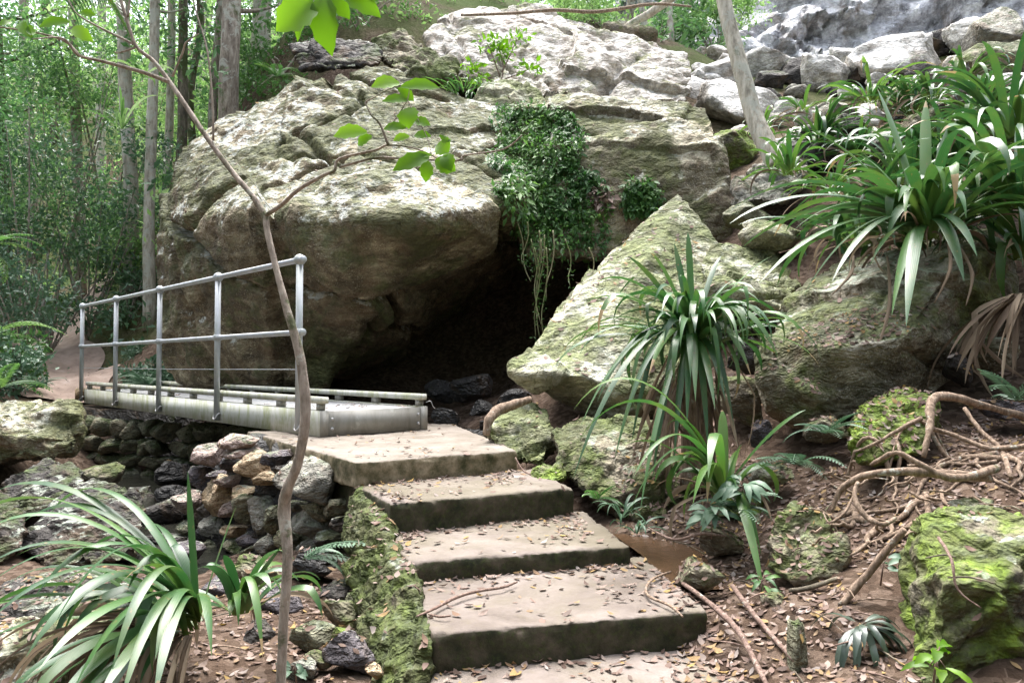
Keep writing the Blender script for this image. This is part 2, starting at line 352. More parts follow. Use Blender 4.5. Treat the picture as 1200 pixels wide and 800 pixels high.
def tube_geo(pts, rad, sides=10, jit=0., seed=0):
    """tapered tube through pts (list of 3-vectors), Catmull-Rom refined"""
    P = np.array([list(p) for p in pts], float); rad = np.array(rad if hasattr(rad, '__len__') else [rad]*len(P), float)
    if len(P) > 2:
        Q = [] ; Rr = []
        for i in range(len(P)-1):
            p0 = P[max(i-1, 0)]; p1 = P[i]; p2 = P[i+1]; p3 = P[min(i+2, len(P)-1)]
            for t in (0, .25, .5, .75):
                Q.append(.5*((2*p1)+(-p0+p2)*t+(2*p0-5*p1+4*p2-p3)*t*t+(-p0+3*p1-3*p2+p3)*t**3)); Rr.append(rad[i]*(1-t)+rad[i+1]*t)
        Q.append(P[-1]); Rr.append(rad[-1]); P = np.array(Q); rad = np.array(Rr)
    n = len(P); T = np.gradient(P, axis=0); T /= np.linalg.norm(T, axis=1)[:, None]+1e-9
    up = np.array([0, 0, 1.]) if abs(T[0][2]) < .9 else np.array([1., 0, 0])
    V = []
    a = np.arange(sides)/sides*2*np.pi
    u = np.cross(T[0], up); u /= np.linalg.norm(u)
    for i in range(n):
        u = u-T[i]*np.dot(u, T[i]); u /= np.linalg.norm(u); v = np.cross(T[i], u)
        V.append(P[i]+rad[i]*(np.cos(a)[:, None]*u+np.sin(a)[:, None]*v))
    V = np.concatenate(V)
    if jit:
        c = np.repeat(P, sides, 0); k = 1+jit*fbm(V*(1.2/np.mean(rad))*.35+seed*3.1, 3); V = c+(V-c)*k[:, None]
    i, j = np.meshgrid(np.arange(n-1), np.arange(sides), indexing='ij')
    f = np.stack([i*sides+j, i*sides+(j+1) % sides, (i+1)*sides+(j+1) % sides, (i+1)*sides+j], -1).reshape(-1, 4)
    V = np.concatenate([V, P[:1], P[-1:]]); m = len(V)
    j = np.arange(sides)
    c0 = np.stack([np.full(sides, m-2), (j+1) % sides, j], -1); c1 = np.stack([np.full(sides, m-1), (n-1)*sides+j, (n-1)*sides+(j+1) % sides], -1)
    return V, [f, np.concatenate([c0, c1])]
def tube(name, pts, rad, mat, parent=None, sides=10, jit=0., seed=0, loc=None):
    V, f = tube_geo(pts, rad, sides, jit, seed); return link(name, mesh_np(V, f), mat, parent, True, loc)

def box_geo(o, ax, ay, az, bev=0.):
    """box from corner o spanned by the three edge vectors"""
    o, ax, ay, az = [np.array(list(v), float) for v in (o, ax, ay, az)]
    V = np.array([o+i*ax+j*ay+k*az for k in (0, 1) for j in (0, 1) for i in (0, 1)])
    f = np.array([[0, 2, 3, 1], [4, 5, 7, 6], [0, 1, 5, 4], [2, 6, 7, 3], [0, 4, 6, 2], [1, 3, 7, 5]])
    return V, f
def bevel_mesh(me, w, seg=2):
    bm = bmesh.new(); bm.from_mesh(me); bmesh.ops.recalc_face_normals(bm, faces=bm.faces)
    bmesh.ops.bevel(bm, geom=bm.edges[:], offset=w, segments=seg, affect='EDGES', clamp_overlap=True)
    bm.to_mesh(me); bm.free(); return me
def box(name, o, ax, ay, az, mat, parent=None, bev=.003, loc=None):
    V, f = box_geo(o, ax, ay, az); me = mesh_np(V, f); bevel_mesh(me, bev)
    return link(name, me, mat, parent, False, loc)

# ------------------------------------------------------------ rocks
BV = []   # (name, verts, polys) kept for snapping
def remesh(me, vox, smooth=4):
    o = bpy.data.objects.new('tmp', me); col.objects.link(o)
    r = o.modifiers.new('r', 'REMESH'); r.mode = 'VOXEL'; r.voxel_size = vox
    if smooth:
        s = o.modifiers.new('s', 'SMOOTH'); s.factor = .6; s.iterations = smooth
    dg = bpy.context.evaluated_depsgraph_get(); ev = o.evaluated_get(dg)
    m2 = bpy.data.meshes.new_from_object(ev)
    bpy.data.objects.remove(o); return m2
def get_vn(me):
    n = len(me.vertices); a = np.empty(n*3); me.vertices.foreach_get('co', a)
    b = np.empty(n*3); me.vertex_normals.foreach_get('vector', b)
    return a.reshape(-1, 3), b.reshape(-1, 3)
def rockify(me, size, seed, amp=.05, bed=(-.35, .15, .9), bfreq=1.6, bamp=.05, crack=.04, cfreq=1.1, rough=.012, facet=.05, joint=1.):
    V, Nn = get_vn(me); off = seed*7.31
    s = 1/size
    p = V*s
    d = amp*.7*size*fbm(p*1.7+off, 3)
    # broad planar facets
    for fs, fk in ((1.5, 1.5), (3.7, .42), (9., .16), (24., .05)):
        q = p*fs+off+np.stack([perlin(p*fs+off), perlin(p*fs+off+31), perlin(p*fs+off+57)], -1)*.22
        f1, f2, cid = worley(q)
        tilt = (-worley.vec*GR[cid]).sum(1)
        e = np.clip((f2-f1)*9, 0, 1)
        d += facet*2.*size*fk*(tilt+(PT[cid, 0]-.5)*.45)*(.8+.2*e)
    # bedding ledges: slow rise, sharp undercut
    b = np.array(bed); b = b/np.linalg.norm(b)
    t = (p@b)*bfreq*4+.9*fbm(p*1.6+off+5, 3)
    fr = t-np.floor(t); saw = np.where(fr < .82, fr/.82, (1-fr)/.18)
    mask = np.clip(.5+1.6*perlin(p*1.5+off+9), 0, 1)
    d += bamp*size*(saw-.5)*mask
    t2 = (p@b)*bfreq*15+1.6*fbm(p*3+off+2, 3); fr = t2-np.floor(t2); saw = np.where(fr < .8, fr/.8, (1-fr)/.2)
    d += bamp*.28*size*(saw-.5)*np.clip(.4+1.8*perlin(p*3+off+29), 0, 1)
    bt = (p@b)*bfreq*2.6+.5*fbm(p*1.1+off+8, 3)+.13*perlin(p*7+off); fr = bt-np.floor(bt)
    d -= crack*1.1*size*np.exp(-((fr-.5)/.022)**2)*np.clip(perlin(p*1.7+off+77)*3.5, 0, 1)
    # joints
    w = perlin(p*3+off)[:, None]*.3
    f1, f2, _ = worley(p*cfreq*2+w+off+3)
    d -= joint*crack*size*np.exp(-((f2-f1)/.04)**2)*np.clip(perlin(p*1.3+off+40)*3+.1, 0, 1)
    d += rough*size*fbm(p*14+off, 4, .6)
    V = V+Nn*d[:, None]
    me.vertices.foreach_set('co', V.ravel()); me.update()
    return me
def hull_mesh(pts):
    bm = bmesh.new()
    for p in pts: bm.verts.new(p)
    r = bmesh.ops.convex_hull(bm, input=bm.verts[:])
    dead = [g for g in r['geom_interior'] if isinstance(g, bmesh.types.BMVert)]
    if dead: bmesh.ops.delete(bm, geom=dead, context='VERTS')
    me = bpy.data.meshes.new('h'); bm.to_mesh(me); bm.free(); return me
def rock(name, label, cat, pts, mat, back=1., shrink=.75, vox=.03, seed=1, group=None, parent=None, smooth=4, **kw):
    P = SS(pts)
    cx = sum(p[0] for p in pts)/len(pts); cy = sum(p[1] for p in pts)/len(pts); cY = sum(p[2] for p in pts)/len(pts)
    allp = P+SS([(cx+(p[0]-cx)*shrink, cy+(p[1]-cy)*shrink, cY+(p[2]-cY)*shrink+back) for p in pts])   # the far side of the rock
    me = remesh(hull_mesh(allp), vox, smooth)
    a, _ = get_vn(me); size = float(np.mean(a.max(0)-a.min(0)))
    rockify(me, size, seed, **kw)
    keep(me)
    o = link(name, me, M[mat], parent)
    if parent is None: tag(o, label, cat, group)
    return o
def keep(me):
    V, _ = get_vn(me); BV.append((V.copy(), [tuple(p.vertices) for p in me.polygons]))
def stone_me(c, dims, seed, rot=None, sub=3, cuts=12, rough=.05):
    rs = np.random.RandomState(seed)
    bm = bmesh.new(); bmesh.ops.create_icosphere(bm, subdivisions=sub, radius=1.); me = bpy.data.meshes.new('s'); bm.to_mesh(me); bm.free()
    V, _ = get_vn(me)
    # squared-off body, then planar breaks
    V = np.sign(V)*np.abs(V)**.72; V /= np.max(np.abs(V))
    for k in range(cuts):
        n = rs.normal(size=3); n /= np.linalg.norm(n); d = rs.uniform(.5, .88); q = V@n-d
        V = V-np.clip(q, 0, None)[:, None]*n*.92
    V *= 1+rough*fbm(V*1.6+seed*5.7, 4, .55)[:, None]+.028*fbm(V*7+seed, 4)[:, None]
    f1, f2, cid = worley(V*2.3+seed*3.3); V *= 1+.09*((-worley.vec*GR[cid]).sum(1)+(PT[cid, 0]-.5)*.5)[:, None]
    V *= np.array(dims)/2/np.abs(V).max(0)
    q = Matrix.Rotation(rs.uniform(-.2, .2), 3, 'Y')@Matrix.Rotation(rs.uniform(-.5, .5), 3, 'Z') if rot is None else rot
    V = V@np.array(q).T+np.array(list(c))
    me.vertices.foreach_set('co', V.ravel()); me.update()
    return me
def stone(name, label, cat, px, py, w, h, Y, mat, seed, depth=None, group=None, parent=None, sub=4, rot=None, **kw):
    """a loose stone w by h pixels as seen, centred on that place"""
    k = Y/F; dims = (w*k, (depth or (w+h)/2*k), h*k)
    q = S(px, py, Y)
    if Y > 9 and parent is None: q.z = min(q.z, hz(q.x, q.y)+dims[2]*.4)
    me = stone_me(q+Vector((0, dims[1]*.3, 0)), dims, seed, rot, sub, **kw); keep(me)
    o = link(name, me, M[mat], parent)
    if parent is None: tag(o, label, cat, group)
    return o

# ------------------------------------------------------------ terrain
TC = SS([(860,760,2.3),(980,810,2.1),(900,700,2.8),(790,650,3.3),(700,610,4.0),(950,640,3.2),(1000,570,3.45),(1100,545,3.3),(1200,560,3.0),(1180,490,4.0),
 (1080,640,2.75),(1200,720,2.3),(1200,840,1.9),(1050,800,2.1),(1000,330,5.6),(1180,300,5.3),(900,320,6.2),(870,500,4.6),(950,230,7.5),(1100,200,7.2),(1200,160,7.),(860,215,9),
 (1000,140,11),(1150,110,11),(850,120,12.5),(1000,90,14.5),(1100,62,14.5),(1200,50,14),(880,92,15),(900,100,20),(1200,70,20),(560,505,6.2),(540,480,7.5),(560,470,9.),(640,540,5.3),
 (350,200,11.8),(300,90,13.5),(400,70,12.5),(550,35,14),(700,30,15),(790,50,14),
 (100,445,10.5),(75,400,13.5),(50,384,16),(0,410,12),(-30,485,7.4),(20,468,9.0),(-150,430,9),(180,390,12.5),(100,310,20),(0,300,20),(200,220,22),(-100,200,26),(0,150,32),(300,120,19),(200,60,34),
 (330,735,2.8),(390,800,2.3),(250,700,3.6),(150,660,4.6),(60,655,4.6),(200,640,6.2),(300,625,6.5),(110,625,7.4),(0,720,3.2),(100,830,2.3),(0,830,2.2),(-200,700,3),(125,470,10.2),
 (60,600,6.6),(95,590,7.4),(130,570,8.2),(20,590,6.),(440,640,4.),(380,640,4.4),(170,450,10.),(0,600,5.2),(400,480,8.)])
TC += [Vector(p) for p in [(.7,3.3,-.89),(.72,2.95,-.87),(.85,3.45,-.88),(.65,3.6,-.88),(1.05,3.2,-.72),(.8,3.8,-.74),(0,1.9,-1.15),(.3,2.2,-1.12),(.5,1.4,-1.15),(0,2.8,-1.1),(.1,3.6,-1.1),(.3,4,-1.),(-.6,4.6,-1.0),(0,-6,-1.3),(8,-6,-.9),(-8,-6,-1.3),(0,0,-1.15),(-7,1,-1.1),(6,1,-.2),(9,4,1.2),(12,9,4.5),(-12,6,-.2),(0,1.2,-1.05),(1.2,1,-.95),
 (50,60,26),(0,70,30),(-50,60,22),(-50,0,2),(50,0,15),(-50,-40,0),(50,-40,5),(25,25,14),(-25,25,4),(-25,10,1)]]
TCn = np.array([list(p) for p in TC])
def _U(r2): return np.where(r2 > 1e-9, .5*r2*np.log(r2+1e-12), 0)
_d2 = ((TCn[:, None, :2]-TCn[None, :, :2])**2).sum(-1); _n = len(TCn)
_A = np.zeros((_n+3, _n+3)); _A[:_n, :_n] = _U(_d2)+np.eye(_n)*.25; _A[:_n, _n] = 1; _A[:_n, _n+1:] = TCn[:, :2]; _A[_n, :_n] = 1; _A[_n+1:, :_n] = TCn[:, :2].T
_w = np.linalg.solve(_A, np.concatenate([TCn[:, 2], [0, 0, 0]]))
def terr(xy):
    out = np.empty(len(xy))
    for s in range(0, len(xy), 20000):
        q = xy[s:s+20000]; d2 = ((q[:, None]-TCn[None, :, :2])**2).sum(-1)
        out[s:s+20000] = _U(d2)@_w[:_n]+_w[_n]+q@_w[_n+1:]
    return out
def height(xy):
    xy = np.atleast_2d(np.array(xy, float)); z = terr(xy)
    p = np.c_[xy, np.zeros(len(xy))]; r = np.hypot(xy[:, 0], xy[:, 1])
    return z+.05*fbm(p*1.3, 4)+.018*fbm(p*7, 4, .6)+np.clip((r-14)/30, 0, 1)*.8*fbm(p*.12, 3)
def hz(x, y): return float(height([[x, y]])[0])
n = 420
t = np.linspace(-1, 1, n); gx = 4.2*np.sinh(t*3.7)/np.sinh(3.7)*18+.6
gy = 3.6+np.sinh(t*3.7)/np.sinh(3.7)*80
gx = np.concatenate([gx]); X, Yg = np.meshgrid(gx, gy); xy = np.c_[X.ravel(), Yg.ravel()]
Z = height(xy)
i, j = np.meshgrid(np.arange(n-1), np.arange(n-1), indexing='ij')
fq = np.stack([i*n+j, i*n+j+1, (i+1)*n+j+1, (i+1)*n+j], -1).reshape(-1, 4)
gme = mesh_np(np.c_[xy, Z], fq); keep(gme)
tag(link('ground', gme, M['soil'], loc=(0, 0, 0)), kind='structure')

# ------------------------------------------------------------ boulders
rock('boulder', 'huge overhanging brown boulder with mossy lichen-flecked top behind the footbridge', 'boulder',
     [(193,190,9.4),(205,165,9.6),(186,260,8.8),(184,330,8.7),(190,400,8.7),(205,448,8.8),(250,150,9.8),(300,112,9.8),(345,92,10.),(430,74,10.2),(480,84,10.2),(575,118,10.),(640,150,9.6),
      (635,235,8.9),(602,232,7.3),(592,246,7.15),(500,262,6.5),(420,262,6.45),(300,258,7.1),(230,262,7.9),(432,320,6.85),(398,385,7.3),(300,330,7.4),(378,452,7.9),(320,452,8.0),
      (632,290,9.8),(600,350,12.),(500,440,13.8),(412,455,11.6)], 'boulder', back=2.6, shrink=.62, vox=.032, seed=3,
     bed=(.38, .1, .9), bfreq=1.5, bamp=.022, amp=.014, facet=.0125, crack=.055, rough=.007, joint=.45, smooth=2)
rock('boulder', 'wide pale slab boulder lying along the top, its ridged back catching the light', 'boulder',
     [(500,40,12.2),(506,75,11.8),(520,22,12.6),(570,10,13),(620,10,13),(652,24,12.8),(700,42,12.4),(770,50,12),(812,62,11.6),(812,92,11.2),(806,122,10.9),(760,124,10.7),(700,128,10.7),(628,112,11.),(600,105,11.2),(520,98,11.5)],
     'pale', back=1.5, shrink=.8, vox=.04, seed=8, bed=(.55, -.2, .8), bfreq=1.4, bamp=.05, amp=.03, facet=.02, crack=.05, rough=.007)
rock('boulder', 'big squarish block of mossy stone with a pale upper face right of the creeping ferns', 'boulder',
     [(578,150,8.5),(600,128,8.6),(655,118,8.6),(700,124,8.6),(760,120,8.5),(828,122,8.3),(842,150,8.0),(852,215,7.8),(856,270,7.7),(852,300,7.7),(800,300,7.8),(735,300,7.8),(690,306,7.7),(628,309,7.7),(600,262,7.8),(590,235,7.9),
      (680,190,8.0),(760,175,8.0),(832,190,7.75),(635,170,8.0)],
     'block', back=2.2, shrink=.8, vox=.032, seed=12, bed=(.1, .1, 1), bfreq=1.1, bamp=.012, amp=.014, facet=.012, rough=.006, joint=.3, smooth=2)
rock('boulder', 'small yellowish domed boulder wedged between the big boulder and the pale slab', 'boulder',
     [(560,120,10.2),(575,104,10.5),(605,100,10.5),(632,112,10.3),(645,135,10),(600,150,9.6),(562,145,9.6)], 'slab', back=1., vox=.04, seed=15)
rock('rock', 'dark flat overhanging rock perched left of the pale slab under the hanging leaves', 'rock',
     [(338,52,10.6),(350,48,10.8),(430,46,11),(448,60,10.6),(446,76,10.3),(400,80,10.2),(352,84,10.2)], 'greydark', back=.9, vox=.03, seed=21, bed=(0, 0, 1), bamp=.05, facet=.02, amp=.03)
rock('rock', 'low grey rock with a mossy side tucked under the left end of the pale slab', 'rock',
     [(440,48,11.2),(470,45,11.4),(500,66,11),(532,76,10.6),(534,92,10.3),(490,98,10.2),(465,82,10.3),(445,70,10.6)], 'midmoss', back=.9, vox=.03, seed=22)
rock('boulder', 'pale leaning slab sloping down to a pointed mossy ledge beside the cave', 'boulder',
     [(795,224,7.2),(805,232,7.0),(850,300,6.4),(868,370,5.9),(850,450,5.5),(745,452,4.95),(700,440,4.95),(640,428,5.05),(598,425,5.15),(597,438,5.05),(640,474,5.1),(690,492,5.1),(745,492,5.1),(760,480,5.1),(680,440,4.8),(720,470,4.9),
      (650,375,5.7),(700,310,6.4),(745,262,7.0)],
     'slab', back=.9, shrink=.8, vox=.024, seed=31, bed=(.05, -.1, 1), bfreq=1.6, bamp=.02, amp=.02, facet=.009, rough=.005, crack=.012)
rock('rock', 'flat pale layered slab behind the tall strap plant and left of the green-brown boulder', 'rock',
     [(818,312,6.),(840,292,6.4),(905,300,6.4),(942,318,6.),(948,338,5.7),(925,352,5.5),(880,352,5.4),(830,350,5.4)], 'slab', back=.9, vox=.025, seed=35, bed=(0, .1, 1), bamp=.05)
rock('rock', 'brownish rock under the leaning tree, dark recess below it', 'rock',
     [(862,216,7.2),(880,190,7.6),(915,183,7.6),(945,196,7.3),(938,225,6.9),(900,240,6.8),(866,240,6.9)], 'grey', back=.8, vox=.025, seed=36)
rock('boulder', 'large green-brown boulder with a flat lichen-edged top under the big strap plants', 'boulder',
     [(886,425,4.2),(890,392,4.25),(915,372,4.6),(950,330,5.0),(985,300,5.3),(1050,285,5.3),(1120,272,5.1),(1160,268,5.0),(1190,310,4.7),(1192,370,4.5),(1170,420,4.4),(1120,450,4.3),
      (1090,470,4.2),(1010,492,3.95),(930,502,4.0),(898,484,4.1),(886,450,4.15),(985,408,3.85),(1070,388,3.85),(1090,330,4.3),(1130,290,4.3),(1090,345,4.1)],
     'right', back=1.2, shrink=.8, vox=.022, seed=41, bed=(.25, -.2, 1), bfreq=1.4, bamp=.018, amp=.015, facet=.011, rough=.006, crack=.02)
rock('boulder', 'vivid green mossy boulder in the near right corner', 'boulder',
     [(1066,690,2.3),(1072,640,2.35),(1095,602,2.4),(1130,586,2.45),(1170,592,2.4),(1215,610,2.3),(1250,700,2.2),(1240,830,2.1),(1090,830,2.05),(1068,770,2.15),(1105,680,2.1),(1180,690,2.05)],
     'mossy', back=.6, shrink=.85, vox=.012, seed=45, amp=.05, bamp=.03, facet=.018, rough=.016, crack=.0)
rock('rock', 'low mossy rock half buried behind the exposed woody roots', 'rock',
     [(996,500,3.5),(1010,478,3.6),(1050,464,3.7),(1092,470,3.6),(1100,500,3.4),(1080,535,3.3),(1010,540,3.3)], 'mossy', back=.4, vox=.014, seed=46, rough=.02)
rock('rock', 'brown angular rock with a mossy edge below the exposed roots', 'rock',
     [(902,640,2.85),(925,600,2.95),(942,587,3.),(975,600,2.95),(992,640,2.8),(985,672,2.72),(940,685,2.7),(910,672,2.75)], 'midmoss', back=.4, vox=.012, seed=47)
rock('rock', 'long mossy boulder under the drooping leaves of the tall strap plant', 'rock',
     [(642,505,4.45),(665,490,4.6),(720,492,4.7),(770,515,4.5),(812,560,4.1),(822,590,3.9),(790,612,3.85),(735,606,3.9),(690,580,4.05),(650,545,4.3)], 'midmoss', back=.6, vox=.018, seed=51)
rock('rock', 'grey-green rock between the landing corner and the pointed ledge', 'rock',
     [(570,505,4.75),(590,490,4.95),(620,474,5.05),(645,478,4.95),(645,510,4.65),(640,545,4.4),(612,542,4.4),(575,520,4.6)], 'slab', back=.5, vox=.016, seed=52)
rock('rock', 'small round moss-covered rock right of the second step', 'rock',
     [(615,560,4.1),(630,545,4.15),(655,545,4.1),(663,560,4.),(640,572,3.95),(618,568,4.)], 'mossy', back=.25, vox=.012, seed=53)
stone('rock', 'small grey rock with a mossy crown right of the lowest full step', 'rock', 824, 680, 66, 42, 2.75, 'midmoss', 61)
stone('rock', 'dark mossy stone in the leaf litter below the brown angular rock', 'rock', 917, 714, 46, 30, 2.6, 'midmoss', 62)
stone('rock', 'reddish stone lying above the dark leathery plant', 'rock', 945, 724, 32, 18, 2.5, 'pink', 63)
stone('rock', 'upright mossy stump-like stone at the bottom right of the steps', 'rock', 942, 775, 26, 84, 2.25, 'green', 64)
stone('rock', 'small purple-grey stone standing in the gap left of the green-brown boulder', 'rock', 893, 510, 24, 34, 3.6, 'purple', 65)
stone('rock', 'dark round stone against the right end of the green-brown boulder', 'rock', 1130, 432, 34, 46, 4.0, 'greydark', 66)
stone('rock', 'green-tinged stone under the dead hanging leaves on the right', 'rock', 1172, 420, 60, 52, 4.1, 'right', 67)
stone('rock', 'flat grey stone beside the roots at the right edge', 'rock', 1188, 482, 70, 26, 3.7, 'purple', 68)
stone('rock', 'mossy cobble on the slope between the blue-green seedlings', 'rock', 850, 640, 60, 40, 3.2, 'midmoss', 69)
stone('rock', 'small mossy stone at the foot of the cream-tipped strap plant', 'rock', 880, 600, 60, 46, 3.6, 'mossy', 70)
for k, (lab, a, b, w, h, Y, m) in enumerate([
    ('dark mossy rock filling the creek bed left of the pile', 178, 612, 70, 44, 5.6, 'greydark'),
    ('black wet rock against the pile in the creek bed', 205, 590, 56, 44, 6.0, 'dark'),
    ('squat dark rock under the coursed wall', 150, 590, 60, 36, 6.6, 'greydark'),
    ('rounded dark rock under the right end of the coursed wall', 200, 560, 50, 34, 7.0, 'dark'),
    ('mossy dark rock at the foot of the squared mossy block', 112, 560, 60, 34, 6.2, 'midmoss'),
    ('wedge-shaped dark rock near the creek edge', 190, 640, 60, 34, 5.0, 'greydark'),
    ('brown mossy rock behind the stem of the tall strap clump', 872, 470, 60, 60, 4.5, 'midmoss'),
    ('dark rock in the gap left of the green-brown boulder', 880, 420, 50, 50, 4.8, 'greydark'),
    ('flat brown rock under the lower strap plant', 905, 560, 60, 34, 3.6, 'right'),
    ('mossy rock under the front of the green-brown boulder', 975, 505, 56, 34, 3.75, 'midmoss'),
    ('grey rock under the right root bank', 1150, 600, 50, 30, 2.75, 'right'),
    ('brown rock on the slope between the layered shelves', 905, 360, 60, 30, 5.3, 'slab')]):
    stone('rock', lab, 'rock', a, b, w, h, Y, m, 800+k, rough=.08, cuts=18)
# cave: wet rocks behind the opening, cave shade painted into their dark colour
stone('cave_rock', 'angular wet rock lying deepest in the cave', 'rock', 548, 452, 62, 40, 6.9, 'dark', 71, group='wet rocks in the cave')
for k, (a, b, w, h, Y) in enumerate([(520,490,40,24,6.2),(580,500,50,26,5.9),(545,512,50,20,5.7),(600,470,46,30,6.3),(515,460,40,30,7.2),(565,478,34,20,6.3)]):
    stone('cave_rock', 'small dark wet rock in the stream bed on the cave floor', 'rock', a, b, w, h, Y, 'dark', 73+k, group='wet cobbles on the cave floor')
rock('boulder', 'added back wall boulder closing the cave, painted black for its shade', 'boulder',
     [(430,300,13.6),(520,250,13.6),(700,250,13.),(760,320,12.),(760,490,11.6),(640,500,11.6),(480,500,12.6),(420,460,13)], 'dark', back=1.4, vox=.06, seed=79)  # added to close off light; cave shade is in its black colour
rock('boulder', 'boulder painted shade-dark, filling the gap between the leaning slab and the green-brown boulder', 'boulder',
     [(800,330,6.3),(860,345,5.9),(930,350,5.7),(935,450,5.2),(900,520,5.),(830,540,5.),(770,520,5.3),(760,440,5.9)], 'dark', back=.8, vox=.03, seed=80)  # shade of the gap put into the boulder's near-black colour
# left bank
rock('rock', 'squared mossy block with white lichen at the left edge before the path', 'rock',
     [(-40,470,6.6),(0,466,6.7),(60,466,6.7),(86,474,6.5),(92,505,6.2),(90,535,6.1),(40,542,6.),(-40,545,6.),(0,508,6.0),(85,510,6.1)], 'block', back=.9, vox=.02, seed=81, bamp=.02)
rock('rock', 'dark ridged rock in the creek below the mossy block', 'rock',
     [(0,575,5.2),(30,545,5.4),(60,533,5.5),(95,545,5.3),(100,575,5.),(60,600,4.9),(10,605,4.9)], 'greydark', back=.6, vox=.016, seed=82, facet=.022, amp=.04)
rock('rock', 'large dark creek rock with a sloping grey face left of the stone pile', 'rock',
     [(25,640,4.4),(60,590,4.7),(110,558,5.),(150,570,4.9),(172,600,4.7),(165,650,4.4),(110,665,4.3),(50,665,4.3)], 'greydark', back=.7, vox=.016, seed=83, facet=.022, amp=.04)
rock('rock', 'low dark rock at the left edge above the strap leaves', 'rock',
     [(-60,590,4.6),(0,570,4.8),(25,590,4.7),(30,640,4.3),(0,665,4.2),(-60,660,4.2)], 'greydark', back=.6, vox=.018, seed=84, facet=.022, amp=.04)
rock('rock', 'purple-grey flat rock behind the near left strap plant', 'rock',
     [(-40,700,3.1),(20,672,3.4),(100,665,3.5),(170,680,3.4),(180,720,3.),(100,740,2.9),(0,745,2.9)], 'greydark', back=.5, vox=.014, seed=85, facet=.022, amp=.04)
rock('rock', 'grey lichen-patched rock seen through the near left strap leaves', 'rock',
     [(50,720,2.9),(90,690,3.1),(160,690,3.1),(220,715,2.9),(215,750,2.7),(130,770,2.6),(60,765,2.6)], 'slab', back=.5, vox=.013, seed=86, facet=.022, amp=.04)
rock('rock', 'white-lichened boulder in the near left corner', 'rock',
     [(-60,740,2.2),(0,730,2.3),(40,722,2.35),(75,745,2.25),(90,800,2.1),(80,860,2.0),(-60,860,2.0)], 'block', back=.5, vox=.012, seed=87, facet=.022, amp=.04)
for k, (lab, a, b, w, h, Y, m) in enumerate([
    ('flat purple stone in the near foreground by the mossy step side', 406, 770, 66, 50, 2.45, 'purple'),
    ('mossy-topped stone under the creek bank left of the third step', 400, 722, 56, 34, 2.9, 'midmoss'),
    ('grey stone with a green edge right of the sapling stem', 362, 748, 52, 30, 2.65, 'green'),
    ('rounded purple-grey stone behind the sapling foot', 322, 712, 84, 40, 3.1, 'purple'),
    ('dark round boulder at the foot of the stone pile', 360, 668, 60, 44, 3.55, 'dark'),
    ('mossy tilted stone left of the sapling at the pile foot', 296, 676, 60, 40, 3.3, 'midmoss'),
    ('small stone with yellow moss beside the mossy step side', 398, 745, 30, 18, 2.6, 'mossy'),
    ('grey stone at the waterline left of the pile', 214, 650, 46, 26, 4.4, 'purple'),
    ('long flat dark stone between the near strap clump and the pile', 262, 690, 74, 26, 3.6, 'purple'),
    ('small greenish stone tucked against the mossy step side', 420, 708, 34, 26, 3.0, 'green'),
    ('grey cobble just right of the sapling stem low down', 350, 790, 46, 30, 2.4, 'grey'),
    ('mossy cobble between the two purple stones', 372, 775, 34, 22, 2.45, 'midmoss'),
    ('dark cobble left of the sapling foot', 300, 745, 44, 26, 2.75, 'greydark'),
    ('brown pebble beside the flat purple stone', 436, 786, 26, 20, 2.35, 'tan'),
    ('angular dark stone in the wet gap under the pile', 392, 696, 50, 30, 3.2, 'greydark'),
    ('broad wet stone in the creek shadow', 170, 660, 80, 26, 4.8, 'dark')]):
    stone('rock', lab, 'rock', a, b, w, h, Y, m, 90+k)
